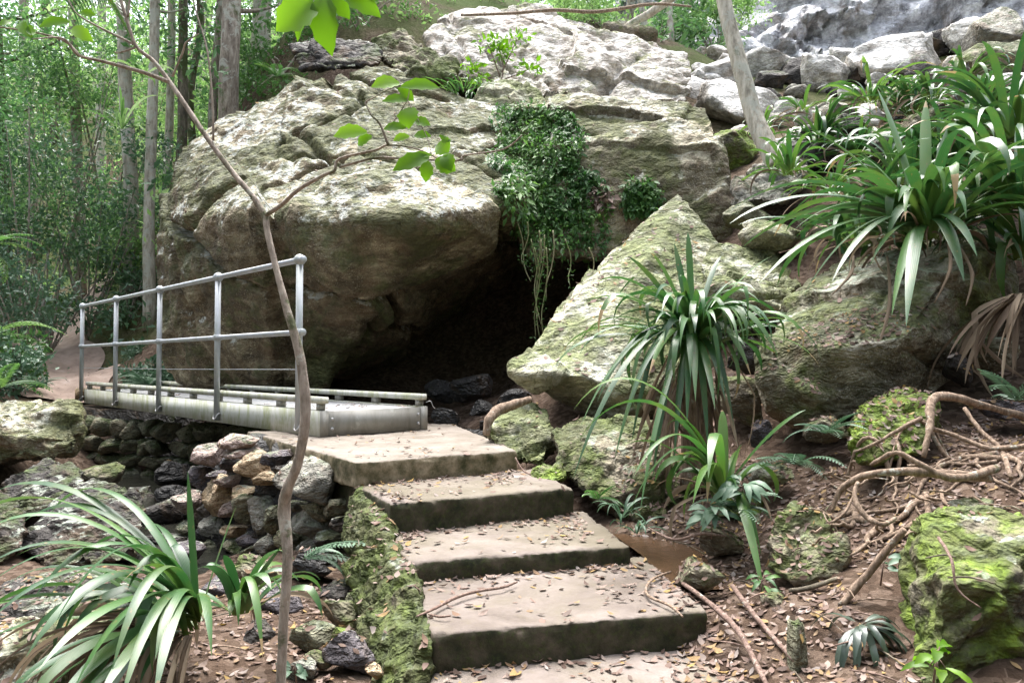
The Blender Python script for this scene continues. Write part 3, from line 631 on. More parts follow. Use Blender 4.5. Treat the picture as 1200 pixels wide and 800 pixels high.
# ------------------------------------------------------------ scree behind
JU = [(845,90,66,50,13,'jumble','white sunlit boulder left of the leaning tree top'),(818,108,50,44,12.5,'jumble','pale boulder at the right end of the slab'),
 (898,75,80,46,14,'jumble','broad white rock right behind the leaning tree'),(905,78,30,26,13.2,'greydark','dark hollowed rock on the white scree'),
 (880,120,90,54,11.5,'jumble','large pale sloping rock behind the leaning tree'),(935,85,44,40,13.5,'greydark','grey-brown rock near the middle of the scree'),
 (975,78,62,44,13,'jumble','sunlit cream rock below the waterfall face'),(1018,66,44,34,13,'greydark','dark wedge rock under the long black slab'),
 (1050,62,110,50,13,'jumble','long grey rock below the black slab'),(1068,30,90,32,14,'greydark','long black slab at the foot of the waterfall'),
 (1010,30,60,26,15,'jumble','pale rock half in the falling water'),(1142,25,40,40,13.5,'jumble','bright rock at the upper right'),
 (1175,30,60,60,12.5,'grey','grey rock at the top right edge'),(1150,60,60,36,12,'midmoss','mossy rock at the upper right'),
 (1190,62,60,50,11,'green','greenish boulder on the right edge of the scree'),(925,110,34,26,11.5,'jumble','small grey rock in the scree above the plants'),
 (950,110,36,24,11,'jumble','small cream rock above the strap plants'),(900,100,30,26,12,'greydark','small dark rock beside the leaning tree'),
 (855,150,60,50,9.6,'mossy','green mossy rock left of the leaning tree foot'),(830,158,34,44,10,'dark','black recess rock behind the squarish block'),
 (1100,14,70,24,15,'greydark','dark rock above the black slab'),(1085,48,36,22,12.5,'greydark','short dark rock right of the long grey one'),
 (1120,92,70,36,10.5,'grey','grey rock among the upper strap plants'),(1060,110,60,40,10,'midmoss','half-mossy rock among the upper strap plants'),
 (990,125,50,34,10,'grey','grey rock beside the pale strap clumps'),(1000,150,26,34,8.2,'greydark','small brown rock between the strap clumps'),
 (880,250,50,30,6.8,'green','greenish rock under the leaning tree rock'),(910,275,70,30,6.2,'slab','layered rock shelf below the leaning tree'),
 (985,262,80,30,5.9,'grey','grey shelf rock behind the long arching leaves'),(960,180,70,40,7.9,'greydark','dark rock under the upper strap clump'),
 (1040,170,80,40,7.6,'grey','grey rock between the upper strap clumps'),(1110,150,90,44,7.6,'midmoss','mossy rock under the upper right clumps'),(1190,130,60,50,7.5,'grey','grey rock at the right edge behind the leaves'),
 (790,92,40,30,13,'pale','pale rock behind the slab end'),(735,35,60,30,13.6,'midmoss','mossy stump-shaped rock behind the pale slab')]
for k, (a, b, w, h, Y, m, lab) in enumerate(JU):
    stone('rock', lab, 'rock', a, b, w*1.3, h*1.45, Y, m, 120+k, rough=.09, cuts=22, group='rocks on the slope below the waterfall')
# loose scree cobbles
rs = np.random.RandomState(4)
for k in range(120):
    a = rs.uniform(815, 1240); Y = rs.uniform(9.5, 15); w = rs.uniform(20, 46)*rs.uniform(.6, 1)
    x = (a-600)/F*Y; z = hz(x, Y)+w*Y/F*.2; b = 426-z/Y*F
    m = ['jumble', 'greydark', 'grey', 'jumble', 'pale'][rs.randint(5)]
    stone('scree_stone', 'loose stone among the rocks below the waterfall', 'rock', a, b, w, w*rs.uniform(.5, .9), Y, m, 300+k, sub=3, cuts=20, group='loose scree stones')
# cliff with waterfall
def cliff():
    nx, ny = 240, 120
    u, v = np.meshgrid(np.linspace(0, 1, nx), np.linspace(0, 1, ny))
    x0 = S(735, 100, 17.6); x1 = S(1420, 100, 14.2)
    P = np.stack([x0.x+(x1.x-x0.x)*u, x0.y+(x1.y-x0.y)*u+v*5, 4.0+v*11], -1).reshape(-1, 3)
    d = .7*fbm(P*.35+3, 4)+.12*fbm(P*1.6, 5)
    f1, f2, cid = worley(P*np.array([.5, .5, .9])+fbm(P*.8, 2)[:, None]*.2); d += .6*((-worley.vec*GR[cid]).sum(1)+(PT[cid, 0]-.5)*.8)
    f1, f2, cid = worley(P*np.array([1.3, 1.3, 2.2])+5); d += .22*((-worley.vec*GR[cid]).sum(1)+(PT[cid, 0]-.5)*.6)
    t = P@np.array([.35, 0, 1.])*1.3+fbm(P*.5, 3); fr = t-np.floor(t); d += .22*np.where(fr < .8, fr/.8, (1-fr)/.2)
    P[:, 1] -= d; 
    i, j = np.meshgrid(np.arange(ny-1), np.arange(nx-1), indexing='ij'); a = (i*nx+j).ravel()
    me = mesh_np(P, np.stack([a, a+1, a+1+nx, a+nx], -1)); keep(me)
    tag(link('cliff', me, M['cliff']), kind='structure')
    # falling water: a thin veil running down the face
    nx, ny = 60, 90
    u, v = np.meshgrid(np.linspace(0, 1, nx), np.linspace(0, 1, ny)); 
    px = 1.0*(u-.5)*(1.8-.6*v)
    xs = S(1000, 60, 16.5).x+px+.5*(v*2-1)
    t = (xs-x0.x)/(x1.x-x0.x)
    P = np.stack([xs, x0.y+(x1.y-x0.y)*t+v*5-.75, 4.0+v*11], -1).reshape(-1, 3)
    P[:, 1] -= .3*fbm(P*.7, 3)
    i, j = np.meshgrid(np.arange(ny-1), np.arange(nx-1), indexing='ij'); a = (i*nx+j).ravel()
    me = mesh_np(P, np.stack([a, a+1, a+1+nx, a+nx], -1))
    tag(link('waterfall', me, M['foam']), 'thin white veil of water sliding down the pale rock face', 'waterfall')
cliff()

# ------------------------------------------------------------ stone walls
zb = -1.25
root = empty('stone_wall', S(310, 690, 4.4), 'dry-stacked pile wall of mixed pink, tan and grey stones under the landing', 'stone wall')
NS = [(285,142,200,62,'pink'),(150,210,125,100,'pink'),(245,240,90,85,'purple'),(338,252,150,118,'tan'),(448,206,90,62,'purple'),(568,312,385,185,'grey'),
 (130,292,85,110,'purple'),(195,365,170,165,'tan'),(240,310,66,52,'pink'),(193,286,60,34,'purple'),(312,362,140,90,'tan'),(62,412,80,100,'pink'),(322,432,120,130,'green'),
 (390,462,112,150,'grey'),(635,440,150,82,'green'),(600,492,210,135,'grey'),(448,478,60,110,'green'),(268,525,76,66,'tan'),(345,552,125,80,'purple'),(248,425,62,70,'pink'),
 (178,498,140,105,'grey'),(75,508,86,95,'green'),(352,608,105,75,'green'),(430,572,95,90,'grey'),(268,598,120,90,'green'),(190,606,100,95,'green'),(98,575,125,90,'grey'),(510,572,130,80,'green'),
 (602,592,115,80,'grey'),(650,628,150,90,'greydark'),(700,560,120,80,'greydark'),(430,640,110,80,'green'),(330,668,140,80,'green'),(190,665,130,70,'grey'),(80,640,120,70,'grey'),(745,505,60,90,'greydark'),
 (540,650,120,80,'greydark'),(285,190,130,50,'pink'),(700,420,90,70,'green'),(400,300,90,60,'tan'),(520,420,110,50,'grey'),(240,660,80,60,'purple')]
for k, (a, b, w, h, m) in enumerate(NS):
    px = 200+a/3.636; py = 480+b/3.636; Y = 5.25-(px-210)/200*1.35-(py-500)/200*.1
    if k in (5, 3): Y -= .1
    stone('stone', None, None, px, py, w/3.636*1.16, h/3.636*1.2, Y, m, 400+k, depth=max(.25, w/3.636*Y/F*.8), parent=root, rough=.07, cuts=14, rot=Matrix.Rotation(-.6, 3, 'Z')@Matrix.Rotation(random.uniform(-.12, .12), 3, 'Y'))
# dark core behind the pile
rock('core_fill', None, None, [(235,530,5.4),(300,512,5.35),(415,560,4.15),(430,600,4.05),(425,690,3.95),(300,700,4.5),(225,680,5.1)], 'dark', back=.35, shrink=.95, vox=.04, seed=60, parent=root)
# far abutment wall of laid stones
A = Acc(); rs = np.random.RandomState(9)
wA = Vector((-5.75, 9.15, 0)); wB = Vector((-2.3, 7.35, 0)); wd = (wB-wA).normalized(); wl = (wB-wA).length
z = -1.75; row = 0
while z < -.66:
    h = min(rs.uniform(.13, .24), max(.09, -.50-z)); s = rs.uniform(-.2, 0)
    while s < wl:
        w = rs.uniform(.18, .42); c = wA+wd*(s+w/2)+Vector((0, 0, z+h/2))+Vector((.44, .9, 0))*(-.06*rs.rand())
        me = stone_me(c, (w*1.02, .35, h*1.08), 700+row*31+int(s*50), Matrix.Rotation(math.atan2(wd.y, wd.x), 3, 'Z')@Matrix.Rotation(rs.uniform(-.1, .1), 3, 'Y'), sub=3)
        V, _ = get_vn(me); A.add(V, np.array([list(p.vertices) for p in me.polygons])); s += w
    z += h*.94; row += 1
fw = A.build('stone_wall', M['green']); tag(fw, 'dark coursed stone wall under the far end of the footbridge', 'stone wall')
box('wall_core', wA+Vector((.1,.25,-1.9)), wd*wl, Vector((-wd.y*.5, wd.x*.5, 0)), Vector((0, 0, 1.37)), M['dark'], fw, .01)

# ------------------------------------------------------------ concrete steps
st = empty('concrete_steps', (0, 2.6, -1.1), 'flight of worn concrete steps strewn with leaves leading to the footbridge', 'steps')
def slab(name, fl, fr, bl, br, ztop, zbot, mat, seed, b=.014, parent=st):
    """tread block with its plan corners front-left, front-right, back-left, back-right"""
    bm = bmesh.new()
    lo = [bm.verts.new((*c, zbot)) for c in (fl, fr, br, bl)]; hi = [bm.verts.new((*c, ztop)) for c in (fl, fr, br, bl)]
    bm.faces.new(hi); bm.faces.new(lo[::-1])
    for k in range(4): bm.faces.new((lo[k], lo[(k+1) % 4], hi[(k+1) % 4], hi[k]))
    me = bpy.data.meshes.new('s'); bm.to_mesh(me); bm.free()
    me = remesh(me, .012, 2)
    V, Nn = get_vn(me)
    V = V+Nn*(.007*fbm(V*4+seed, 4)+.0035*fbm(V*22, 3))[:, None]
    edge = np.clip(perlin(V*9+seed)-.35, 0, 1)*np.clip((V[:, 2]-(ztop-.05))/.05, 0, 1)*np.clip(1-Nn[:, 2]*.0, 0, 1)   # chipped arrises
    slant = np.clip(1.6*(1-np.abs(Nn[:, 2]))*np.abs(Nn[:, 2])*4, 0, 1)
    V -= Nn*(slant*np.clip(fbm(V*13+seed, 3)+.25, 0, 1)*np.clip((V[:, 2]-(ztop-.04))/.03, 0, 1)*.009)[:, None]
    V[:, 2] -= edge*.008
    me.vertices.foreach_set('co', V.ravel()); me.update(); keep(me)
    return link(name, me, M[mat], parent)
z1, z2, z3, z4, z5 = -.49, -.605, -.74, -.815, -.93
slab('landing', (-.775, 3.79), (.034, 4.32), (-1.92, 5.5), (-.52, 6.35), z1, z1-.14, 'landing', 1)
slab('landing_base', (-.75, 3.83), (.02, 4.34), (-1.8, 5.5), (-.5, 6.2), z1-.135, -1.3, 'concrete', 1)
slab('step', (-.53, 3.32), (.303, 3.74), (-.80, 3.85), (.12, 4.42), z2, -1.3, 'concrete', 2)
slab('step', (-.375, 2.85), (.484, 3.12), (-.60, 3.38), (.36, 3.86), z3, -1.35, 'concrete', 3)
slab('step', (-.24, 2.317), (.645, 2.527), (-.43, 2.92), (.56, 3.26), z4, -1.4, 'concrete', 4)
slab('step', (-.20, 1.75), (.75, 1.90), (-.26, 2.40), (.68, 2.62), z5, -1.45, 'concrete', 5)
slab('step', (-.18, 1.2), (.8, 1.32), (-.22, 1.8), (.76, 2.0), z5-.14, -1.5, 'concrete', 6)
rock('mossy_side', None, None, [(418,572,3.8),(440,578,3.68),(458,612,3.34),(466,640,3.2),(484,668,2.87),(490,700,2.75),(506,745,2.32),(509,800,2.22),(450,860,2.15),(455,800,2.35),(446,740,2.6),(420,690,3.1),(402,640,3.5),(405,600,3.7)],
     'sidemoss', back=.12, shrink=.95, vox=.011, seed=58, parent=st, amp=.03, facet=.01, rough=.016, crack=.0)

# ------------------------------------------------------------ footbridge
bd = Vector((-.677, .736, 0)); bw = Vector((.736, .677, 0)); c0 = Vector((-1.278, 5.055, 0)); L = 5.95; W = .875
UP = Vector((0, 0, 1))
br = empty('footbridge', (-1.278, 5.055, -.488), 'narrow metal footbridge with one tubular handrail and algae-stained side beam', 'footbridge')
zb, zt = -.486, -.315
def beam(name, off, sgn):
    # channel: web with two flanges
    o = c0+bw*off+UP*zb
    A = Acc()
    for oo, a, b, c in ((o, bd*L, bw*.008*sgn, UP*(zt-zb)), (o+bw*.0085*sgn, bd*L, bw*.05*sgn, UP*.008), (o+bw*.0085*sgn+UP*(zt-zb-.008), bd*L, bw*.05*sgn, UP*.008)):
        V, f = box_geo(oo, a, b, c); A.add(V, f)
    return A.build(name, M['beam'], br, False)
beam('side_beam', 0, 1); beam('side_beam', W, -1)
eb = box('end_beam', c0+bw*.062-bd*.012+UP*(zb+.0), bw*(W-.124), bd*.012, UP*(zt-zb-.004), M['ebeam'], br)
for off in (.0, W-.06):
    pl = box('corner_plate', c0+bw*off-bd*.016+UP*zb, bw*.06, bd*.014, UP*(zt-zb), M['ebeam'], br)
for off in (.085, W-.085):
    for zz in (.05, .115):
        p = c0+bw*off-bd*.012+UP*(zb+zz)
        tube('bolt', [p, p-bd*.01], .011, M['bolt'], eb, 8)
for k in range(2):
    box('end_beam', c0+bw*.064+bd*(L-.02)+UP*zb, bw*(W-.128), bd*.012, UP*(zt-zb-.004), M['ebeam'], br) if k == 0 else None
A = Acc()   # deck panel with shallow ribs
V, f = box_geo(c0+bw*.062+UP*(zt-.045), bd*(L-.03), bw*(W-.124), UP*.035); A.add(V, f)
for k in range(58):
    V, f = box_geo(c0+bw*.066+bd*(.05+k*.1)+UP*(zt-.0098), bd*.06, bw*(W-.132), UP*.004); A.add(V, f)
dk = A.build('deck', M['deck'], br, False)
BV.append((np.array([list(c0+bw*.06+UP*(zt-.006)), list(c0+bw*W+UP*(zt-.006)), list(c0+bw*W+bd*L+UP*(zt-.006)), list(c0+bw*.06+bd*L+UP*(zt-.006))]), [(0, 1, 2, 3)]))
for off in (.004, W-.064):   # kerb rails on spacer blocks
    kr = box('kerb_rail', c0+bw*off+UP*(zt+.048)-bd*.01, bd*(L-.02), bw*.06, UP*.044, M['beam'], br, .004)
    for k in range(11):
        box('spacer_block', c0+bw*(off+.008)+bd*(.02+k*.578)+UP*(zt+.0015), bd*(.075 if k else .05), bw*.044, UP*.047, M['ebeam'], kr, .003)
box('timber_sleeper', c0+bd*(L+.02)+bw*-.05+UP*(zb+.03), bw*(W+.1), bd*.22, UP*.15, M['tan'], br, .01)
# handrail
post_px = [354, 258, 190, 139, 98]
zr, zm = .715, .215; posts = []
for k in range(5):
    s = .25+k*1.435; p = c0+bd*s-bw*.024; posts.append(p)
    po = tube('post', [p+UP*(zb+.02), p+UP*zr], .0235, M['galv'], br, 14)
    for zz, rr in ((zr, .040), (zm, .036)):
        bm = bmesh.new(); bmesh.ops.create_uvsphere(bm, u_segments=16, v_segments=10, radius=rr); me = bpy.data.meshes.new('b'); bm.to_mesh(me); bm.free(); me.transform(Matrix.Translation(p+UP*zz)); link('ball_joint', me, M['galv'], po)
        for d in (-1, 1):
            tube('collar', [p+UP*zz+bd*d*.03, p+UP*zz+bd*d*.055], .026, M['galv'], po, 12)
    tube('u_bolt', [p+UP*(zb+.075)-bd*.034+bw*.03, p+UP*(zb+.075)-bd*.034, p+UP*(zb+.04)-bd*.026-bw*.018, p+UP*(zb+.028)-bw*.022, p+UP*(zb+.04)+bd*.026-bw*.018, p+UP*(zb+.075)+bd*.034, p+UP*(zb+.075)+bd*.034+bw*.03], .006, M['bolt'], po, 6)
tube('top_rail', [posts[0]+UP*zr, posts[-1]+UP*zr], .0195, M['galv'], br, 14)
tube('middle_rail', [posts[0]+UP*zm, posts[-1]+UP*zm], .0185, M['galv'], br, 14)
tube('wire', [posts[0]+UP*(-.04), posts[2]+UP*(-.052), posts[-1]+UP*(-.05)], .003, M['galv'], br, 6)
q = c0+bw*(W-.02)+UP*(zt+.03)-bd*.02
tube('loose_wire', [q, q-bd*.03+bw*.02+UP*.01, q-bd*.04+bw*.035-UP*.03, q-bd*.045+bw*.05-UP*.045], .0025, M['bolt'], br, 6)

# water and path
def sheet(name, pts, z, mat, kind='structure'):
    bm = bmesh.new(); vs = [bm.verts.new((p[0], p[1], z)) for p in pts]; bm.faces.new(vs)
    me = bpy.data.meshes.new(name); bm.to_mesh(me); bm.free(); return tag(link(name, me, M[mat], None, False), kind=kind)
sheet('creek_water', [(-9, 2.2), (-1.0, 3.0), (-.9, 4.0), (-1.7, 5.6), (0, 6.0), (.6, 6.6), (.5, 9.2), (-1, 9.2), (-2.4, 8), (-5, 8.2), (-9, 6)], -1.17, 'water')
sheet('cave_water', [(-1., 6.3), (.5, 5.6), (.9, 7.0), (.6, 9.6), (-.9, 9.6)], -.55, 'water')
sheet('puddle', [(.6, 3.02), (.68, 2.86), (.92, 2.9), (1.05, 3.2), (1.0, 3.6), (.8, 3.8), (.5, 3.8), (.57, 3.4)], -.845, 'puddle')
A = Acc(); pp = [(-5.6, 9.6), (-6.1, 10.4), (-6.9, 11.4), (-7.9, 13), (-8.6, 14.6), (-8.8, 16.6)]; nW = 14; nL = 60
V = []
for k in range(nL):
    t = k/(nL-1)*(len(pp)-1); a = min(int(t), len(pp)-2); f = t-a
    p = Vector(pp[a]).lerp(Vector(pp[a+1]), f); d = (Vector(pp[a+1])-Vector(pp[a])).normalized(); nrm = Vector((-d.y, d.x)); 
    wdt = 1.25+.25*math.sin(k*.5)
    for m in range(nW): q = p+nrm*(m/(nW-1)-.5)*wdt; V.append((q.x, q.y))
V = np.array(V); zz = height(V)+.03
i, j = np.meshgrid(np.arange(nL-1), np.arange(nW-1), indexing='ij'); a = (i*nW+j).ravel()
pme = mesh_np(np.c_[V, zz], np.stack([a, a+nW, a+nW+1, a+1], -1)); keep(pme)
tag(link('path', pme, M['path']), kind='structure')
# ------------------------------------------------------------ snapping on to what is built
from itertools import chain
_V = []; _P = []; _c = 0
for V, P in BV:
    _V.append(V); _P.extend([tuple(i+_c for i in p) for p in P]); _c += len(V)
TREE = BVHTree.FromPolygons([Vector(v) for v in np.concatenate(_V)], _P)
def drop(x, y, z=30):
    h = TREE.ray_cast(Vector((x, y, z)), Vector((0, 0, -1)))
    return (h[0], h[1]) if h[0] is not None else (None, None)
def seat(px, py, Y):
    """the surface under a spot"""
    p = S(px, py, Y); h = TREE.ray_cast(p+Vector((0, 0, .35)), Vector((0, 0, -1)))
    return h[0] if h[0] is not None and abs(h[0].z-p.z) < .6 else p

# ------------------------------------------------------------ strap-leaved plants
def blade(A, base, az, L, w, el, droop, rs, rnd, nseg=13, twist=0., fold=.35):
    d = np.array([math.cos(az), math.sin(az)]); p = np.array(list(base), float); e = el
    side = np.array([-math.sin(az), math.cos(az), 0]); kink = rs.uniform(-.25, .25)
    fi = rs.randint(4, 10); fk = rs.uniform(.4, 1.2) if rs.rand() < .22 else 0   # some leaves are creased and flop over
    V = []; U = []
    for i in range(nseg+1):
        t = i/nseg
        wd = w*.5*(min(1, .45+t*2.2))*(1 if t < .55 else max(.03, 1-((t-.55)/.45)**1.9))
        tang = np.array([d[0]*math.cos(e), d[1]*math.cos(e), math.sin(e)])
        up = np.cross(side, tang); up = -up if up[2] < 0 and abs(e) < 1.5 else up
        a = twist*t; s2 = side*math.cos(a)+np.cross(tang, side)*math.sin(a); u2 = np.cross(tang, s2)
        f = fold*wd*(1-t*.6)
        V += [p-s2*wd-u2*-f, p.copy(), p+s2*wd-u2*-f]; U += [(0, t), (.5, t), (1, t)]
        p = p+tang*L/nseg; e -= droop/nseg*(.35+1.5*t)+(fk if i == fi else 0)
        side = side+np.array([d[0], d[1], 0])*kink/nseg; side /= np.linalg.norm(side)
    F_ = []
    for i in range(nseg):
        for k in (0, 1): a = i*3+k; F_.append((a, a+1, a+4, a+3))
    A.add(V, np.array(F_), rnd, np.array(U))
def strap_plant(name_label, px, py, Y, n, L, w, seed, azr=(0, 2*math.pi), mat='strap', el=(.35, 1.45), droop=(1.2, 2.7), group=None, dead=8, base=None, spread=.05, lift=0., deadL=.5):
    rs = np.random.RandomState(seed)
    b = Vector(base) if base is not None else seat(px, py, Y)
    root = empty('strap_leaf_plant', b, name_label, 'plant', group or 'strap-leaved plants')
    A = Acc()
    for k in range(n):
        az = rs.uniform(*azr); a = rs.uniform(*el); l = L*rs.uniform(.55, 1.08)
        o = (b.x+math.cos(az)*spread*rs.rand(), b.y+math.sin(az)*spread*rs.rand(), b.z-.02+lift*rs.rand())
        blade(A, o, az, l, w*rs.uniform(.7, 1.15), a, rs.uniform(*droop)*(.6+.4*a), rs, rs.rand(), twist=rs.uniform(-.9, .9))
    A.build('leaves', M[mat], root)
    if dead:
        A = Acc()
        for k in range(dead):
            az = rs.uniform(*azr)
            blade(A, (b.x+math.cos(az)*spread, b.y+math.sin(az)*spread, b.z+lift*.3), az, deadL*rs.uniform(.5, 1.1), w*rs.uniform(.3, .7), rs.uniform(-.5, .5), rs.uniform(1.2, 2.2), rs, rs.rand(), twist=rs.uniform(-3, 3), fold=.8)
        A.build('dead_leaves', M['deadleaf'], root)
    return root, A
PI = math.pi
def aim(root_label, px, py, Y, blades, w, seed, extra=0, **kw):
    """plant whose main blades reach towards given tips: (tip px, tip py, tip Y, arch height)"""
    rs = np.random.RandomState(seed); b = Vector(kw.pop('base')) if 'base' in kw else seat(px, py, Y)
    r, _ = strap_plant(root_label, px, py, Y, extra, kw.pop('L', .7), w, seed, base=b, **kw) if extra else (empty('strap_leaf_plant', b, root_label, 'plant', 'strap-leaved plants'), None)
    A = Acc()
    for (tx, ty, tY, arch) in blades:
        T = np.array(list(S(tx, ty, tY))); B = np.array(list(b)); h = T-B; az = math.atan2(h[1], h[0])
        n = 15; ww = w*rs.uniform(.85, 1.15); V = []; U = []
        c1 = B+h*.25+np.array([0, 0, arch]); c2 = B+h*.72+np.array([0, 0, arch*.9])
        rnd = rs.rand(); tw = rs.uniform(-.7, .7); prev = B
        for i in range(n+1):
            t = i/n; p = (1-t)**3*B+3*(1-t)**2*t*c1+3*(1-t)*t*t*c2+t**3*T
            tg = 3*(1-t)**2*(c1-B)+6*(1-t)*t*(c2-c1)+3*t*t*(T-c2); tg /= np.linalg.norm(tg)+1e-9
            sd = np.array([-math.sin(az), math.cos(az), 0]); up = np.cross(tg, sd); up /= np.linalg.norm(up)+1e-9; sd = np.cross(up, tg)
            a = tw*t; s2 = sd*math.cos(a)+up*math.sin(a); u2 = np.cross(tg, s2)
            wd = ww*.5*(min(1, .45+t*2.2))*(1 if t < .6 else max(.03, 1-((t-.6)/.4)**1.9)); f = .3*wd*(1-t*.6)
            V += [p-s2*wd+u2*-f, p, p+s2*wd+u2*-f]; U += [(0, t), (.5, t), (1, t)]
        F_ = [(i*3+k, i*3+k+1, i*3+k+4, i*3+k+3) for i in range(n) for k in (0, 1)]
        A.add(V, np.array(F_), rnd, np.array(U))
    A.build('long_leaves', M[kw.get('mat', 'strap')], r)
    return r
# near left clump
b0 = S(232, 728, 2.28)
aim('large near strap-leaf plant spilling long glossy leaves over the lower left corner', 228, 705, 2.25,
    [(-20,622,2.1,.22),(-30,604,2.5,.26),(10,628,2.6,.30),(-20,665,1.9,.20),(-20,690,1.8,.22),(-20,735,1.7,.22),(40,700,1.9,.26),(30,770,1.7,.24),(45,785,1.6,.16),(60,740,1.75,.3),
     (85,810,1.65,.2),(60,830,1.6,.1),(110,830,1.6,.12),(140,830,1.65,.22),(130,790,1.7,.28),(182,772,1.8,.18),(195,745,1.9,.12),(248,768,1.9,.16),(220,552,2.3,.03),(277,592,2.3,.03),
     (150,690,2.0,.2),(180,826,1.7,.2),(100,650,2.2,.2),(20,650,2.2,.16),(60,600,2.6,.3),(-20,585,2.7,.28),(200,640,2.4,.1),(170,620,2.6,.16)],  .031, 3, extra=36, base=b0, L=.56, azr=(1.9, 5.0), el=(.15, 1.1), dead=110, deadL=.42, spread=.12)
aim('small strap-leaf tuft between the large near clump and the sapling stem', 285, 700, 2.35,
    [(308,770,2.1,.2),(330,640,2.3,.02),(345,655,2.3,.12),(350,680,2.4,.1),(262,650,2.3,.04),(240,665,2.3,.08),(318,690,2.2,.1)], .03, 5, extra=14, base=S(282, 708, 2.38), L=.3, dead=6, deadL=.25, el=(.5, 1.4))
# tall centre clump with a skirt of dead leaves
bc = S(812, 405, 3.95)
cc = aim('tall strap-leaf clump in front of the leaning slab with a skirt of dead brown leaves', 812, 405, 3.95,
    [(680,500,3.6,.32),(672,560,3.4,.4),(700,470,3.7,.3),(705,390,3.7,.22),(735,300,3.8,.1),(762,296,3.9,.12),(806,272,4.05,.12),(905,300,4.0,.1),(912,418,3.6,.32),(898,380,3.7,.24),(880,440,3.6,.26),
     (850,470,3.5,.2),(815,470,3.4,.22),(838,480,3.4,.18),(745,350,3.6,.2),(750,600,3.3,.3),(735,480,3.5,.26),(790,285,4.1,.06),(845,300,4.2,.1),(870,330,4.1,.16),(700,330,4.0,.2),(760,440,3.4,.2),(900,405,3.8,.3),(720,540,3.5,.4),(765,560,3.45,.34),(790,540,3.5,.3),(830,530,3.55,.3),(700,500,3.7,.42),(860,500,3.6,.34),(740,520,3.7,.45),(805,500,3.4,.24),(775,500,3.6,.36)],
    .034, 9, extra=110, base=bc, L=.7, dead=0, el=(.3, 1.5), droop=(1.5, 3.), mat='strap', spread=.09)
A = Acc(); rs = np.random.RandomState(2)
for k in range(55):
    az = rs.uniform(0, 2*PI); r = rs.uniform(.02, .14); o = (bc.x+.02+math.cos(az)*r, bc.y+math.sin(az)*r, bc.z+rs.uniform(-.25, .04))
    blade(A, o, az, rs.uniform(.35, .75), .022*rs.uniform(.5, 1.3), rs.uniform(-1.5, -.9), rs.uniform(.1, .6), rs, rs.rand(), twist=rs.uniform(-3, 3), fold=.8)
A.build('dead_leaves', M['deadleaf'], cc)
tube('stem', [bc+Vector((.02,.05,.02)), bc+Vector((.03,.06,-.3)), bc+Vector((.04,.08,-.75))], [.07, .08, .09], M['root'], cc, 10, .3, 3)
aim('lower strap-leaf plant arching over the mossy boulder, one broad leaf torn pale', 845, 575, 3.3,
    [(672,480,3.4,.42),(675,520,3.1,.4),(735,608,3.0,.34),(742,560,2.9,.3),(846,480,3.4,.08),(830,560,2.8,.3),(944,480,3.2,.08),(892,650,2.9,.18),(895,700,2.75,.2),(780,500,3.3,.2),(870,520,3.3,.06),(812,590,2.9,.2)],
    .04, 12, extra=16, base=S(848, 578, 3.3), L=.45, dead=6, mat='straplite', el=(.5, 1.5))
A = Acc(); rs = np.random.RandomState(3); blade(A, S(862, 560, 3.28), 0.2, .45, .055, 1.0, .2, rs, .99)
# upper right clumps
aim('biggest strap-leaf clump crowning the green-brown boulder, leaves hanging over its front', 1085, 275, 4.35,
    [(848,252,4.1,.36),(855,262,4.3,.30),(890,332,4.0,.30),(940,350,3.9,.34),(975,330,3.8,.3),(1045,370,3.7,.28),(1062,382,3.6,.3),(1020,310,3.9,.2),(945,150,4.7,.14),(905,240,4.6,.2),(930,270,4.2,.26),(1000,230,4.0,.2),
     (1130,330,3.8,.28),(1145,300,3.7,.24),(870,290,4.3,.3),(1028,104,4.9,.12),(1085,118,4.7,.12),(1110,150,4.5,.05),(1180,230,4.2,.2),(1190,270,4.0,.25),(1000,180,4.7,.15),(940,205,4.8,.2),(1060,200,4.1,.2),(1100,220,4.,.22)],
    .058, 21, extra=60, base=S(1085, 278, 4.4), L=1.0, dead=16, deadL=.5, el=(.4, 1.5), droop=(1.3, 2.8), spread=.14)
strap_plant('strap-leaf clump at the right edge above the big crowning clump', 1185, 235, 4.6, 60, 1.0, .05, 22, base=S(1190, 240, 4.6), dead=8, spread=.12)
for k, (a, b, Y, lab) in enumerate([(1010,285,5.0,'broad strap clump on the left shoulder of the green-brown boulder'),(1150,250,5.0,'leafy strap clump pressed between the crowning clump and the right edge'),(1130,200,5.8,'tall strap clump filling the slope above the crowning clump'),(1060,215,6.0,'strap clump half hidden above the crowning clump'),(1200,300,4.5,'strap clump hanging in from the right edge by the dead leaves')]):
    strap_plant(lab, a, b, Y, 40, .85, .05, 140+k, base=S(a, b, Y), dead=8, spread=.12)
strap_plant('dense strap-leaf clump high at the right edge under the grey rocks', 1180, 130, 5.6, 60, 1.0, .05, 23, base=S(1185, 165, 5.6), dead=8, spread=.15)
strap_plant('strap-leaf clump right of centre below the long grey scree rock', 1105, 160, 6.2, 46, .85, .045, 24, base=S(1105, 185, 6.2), dead=8, spread=.12)
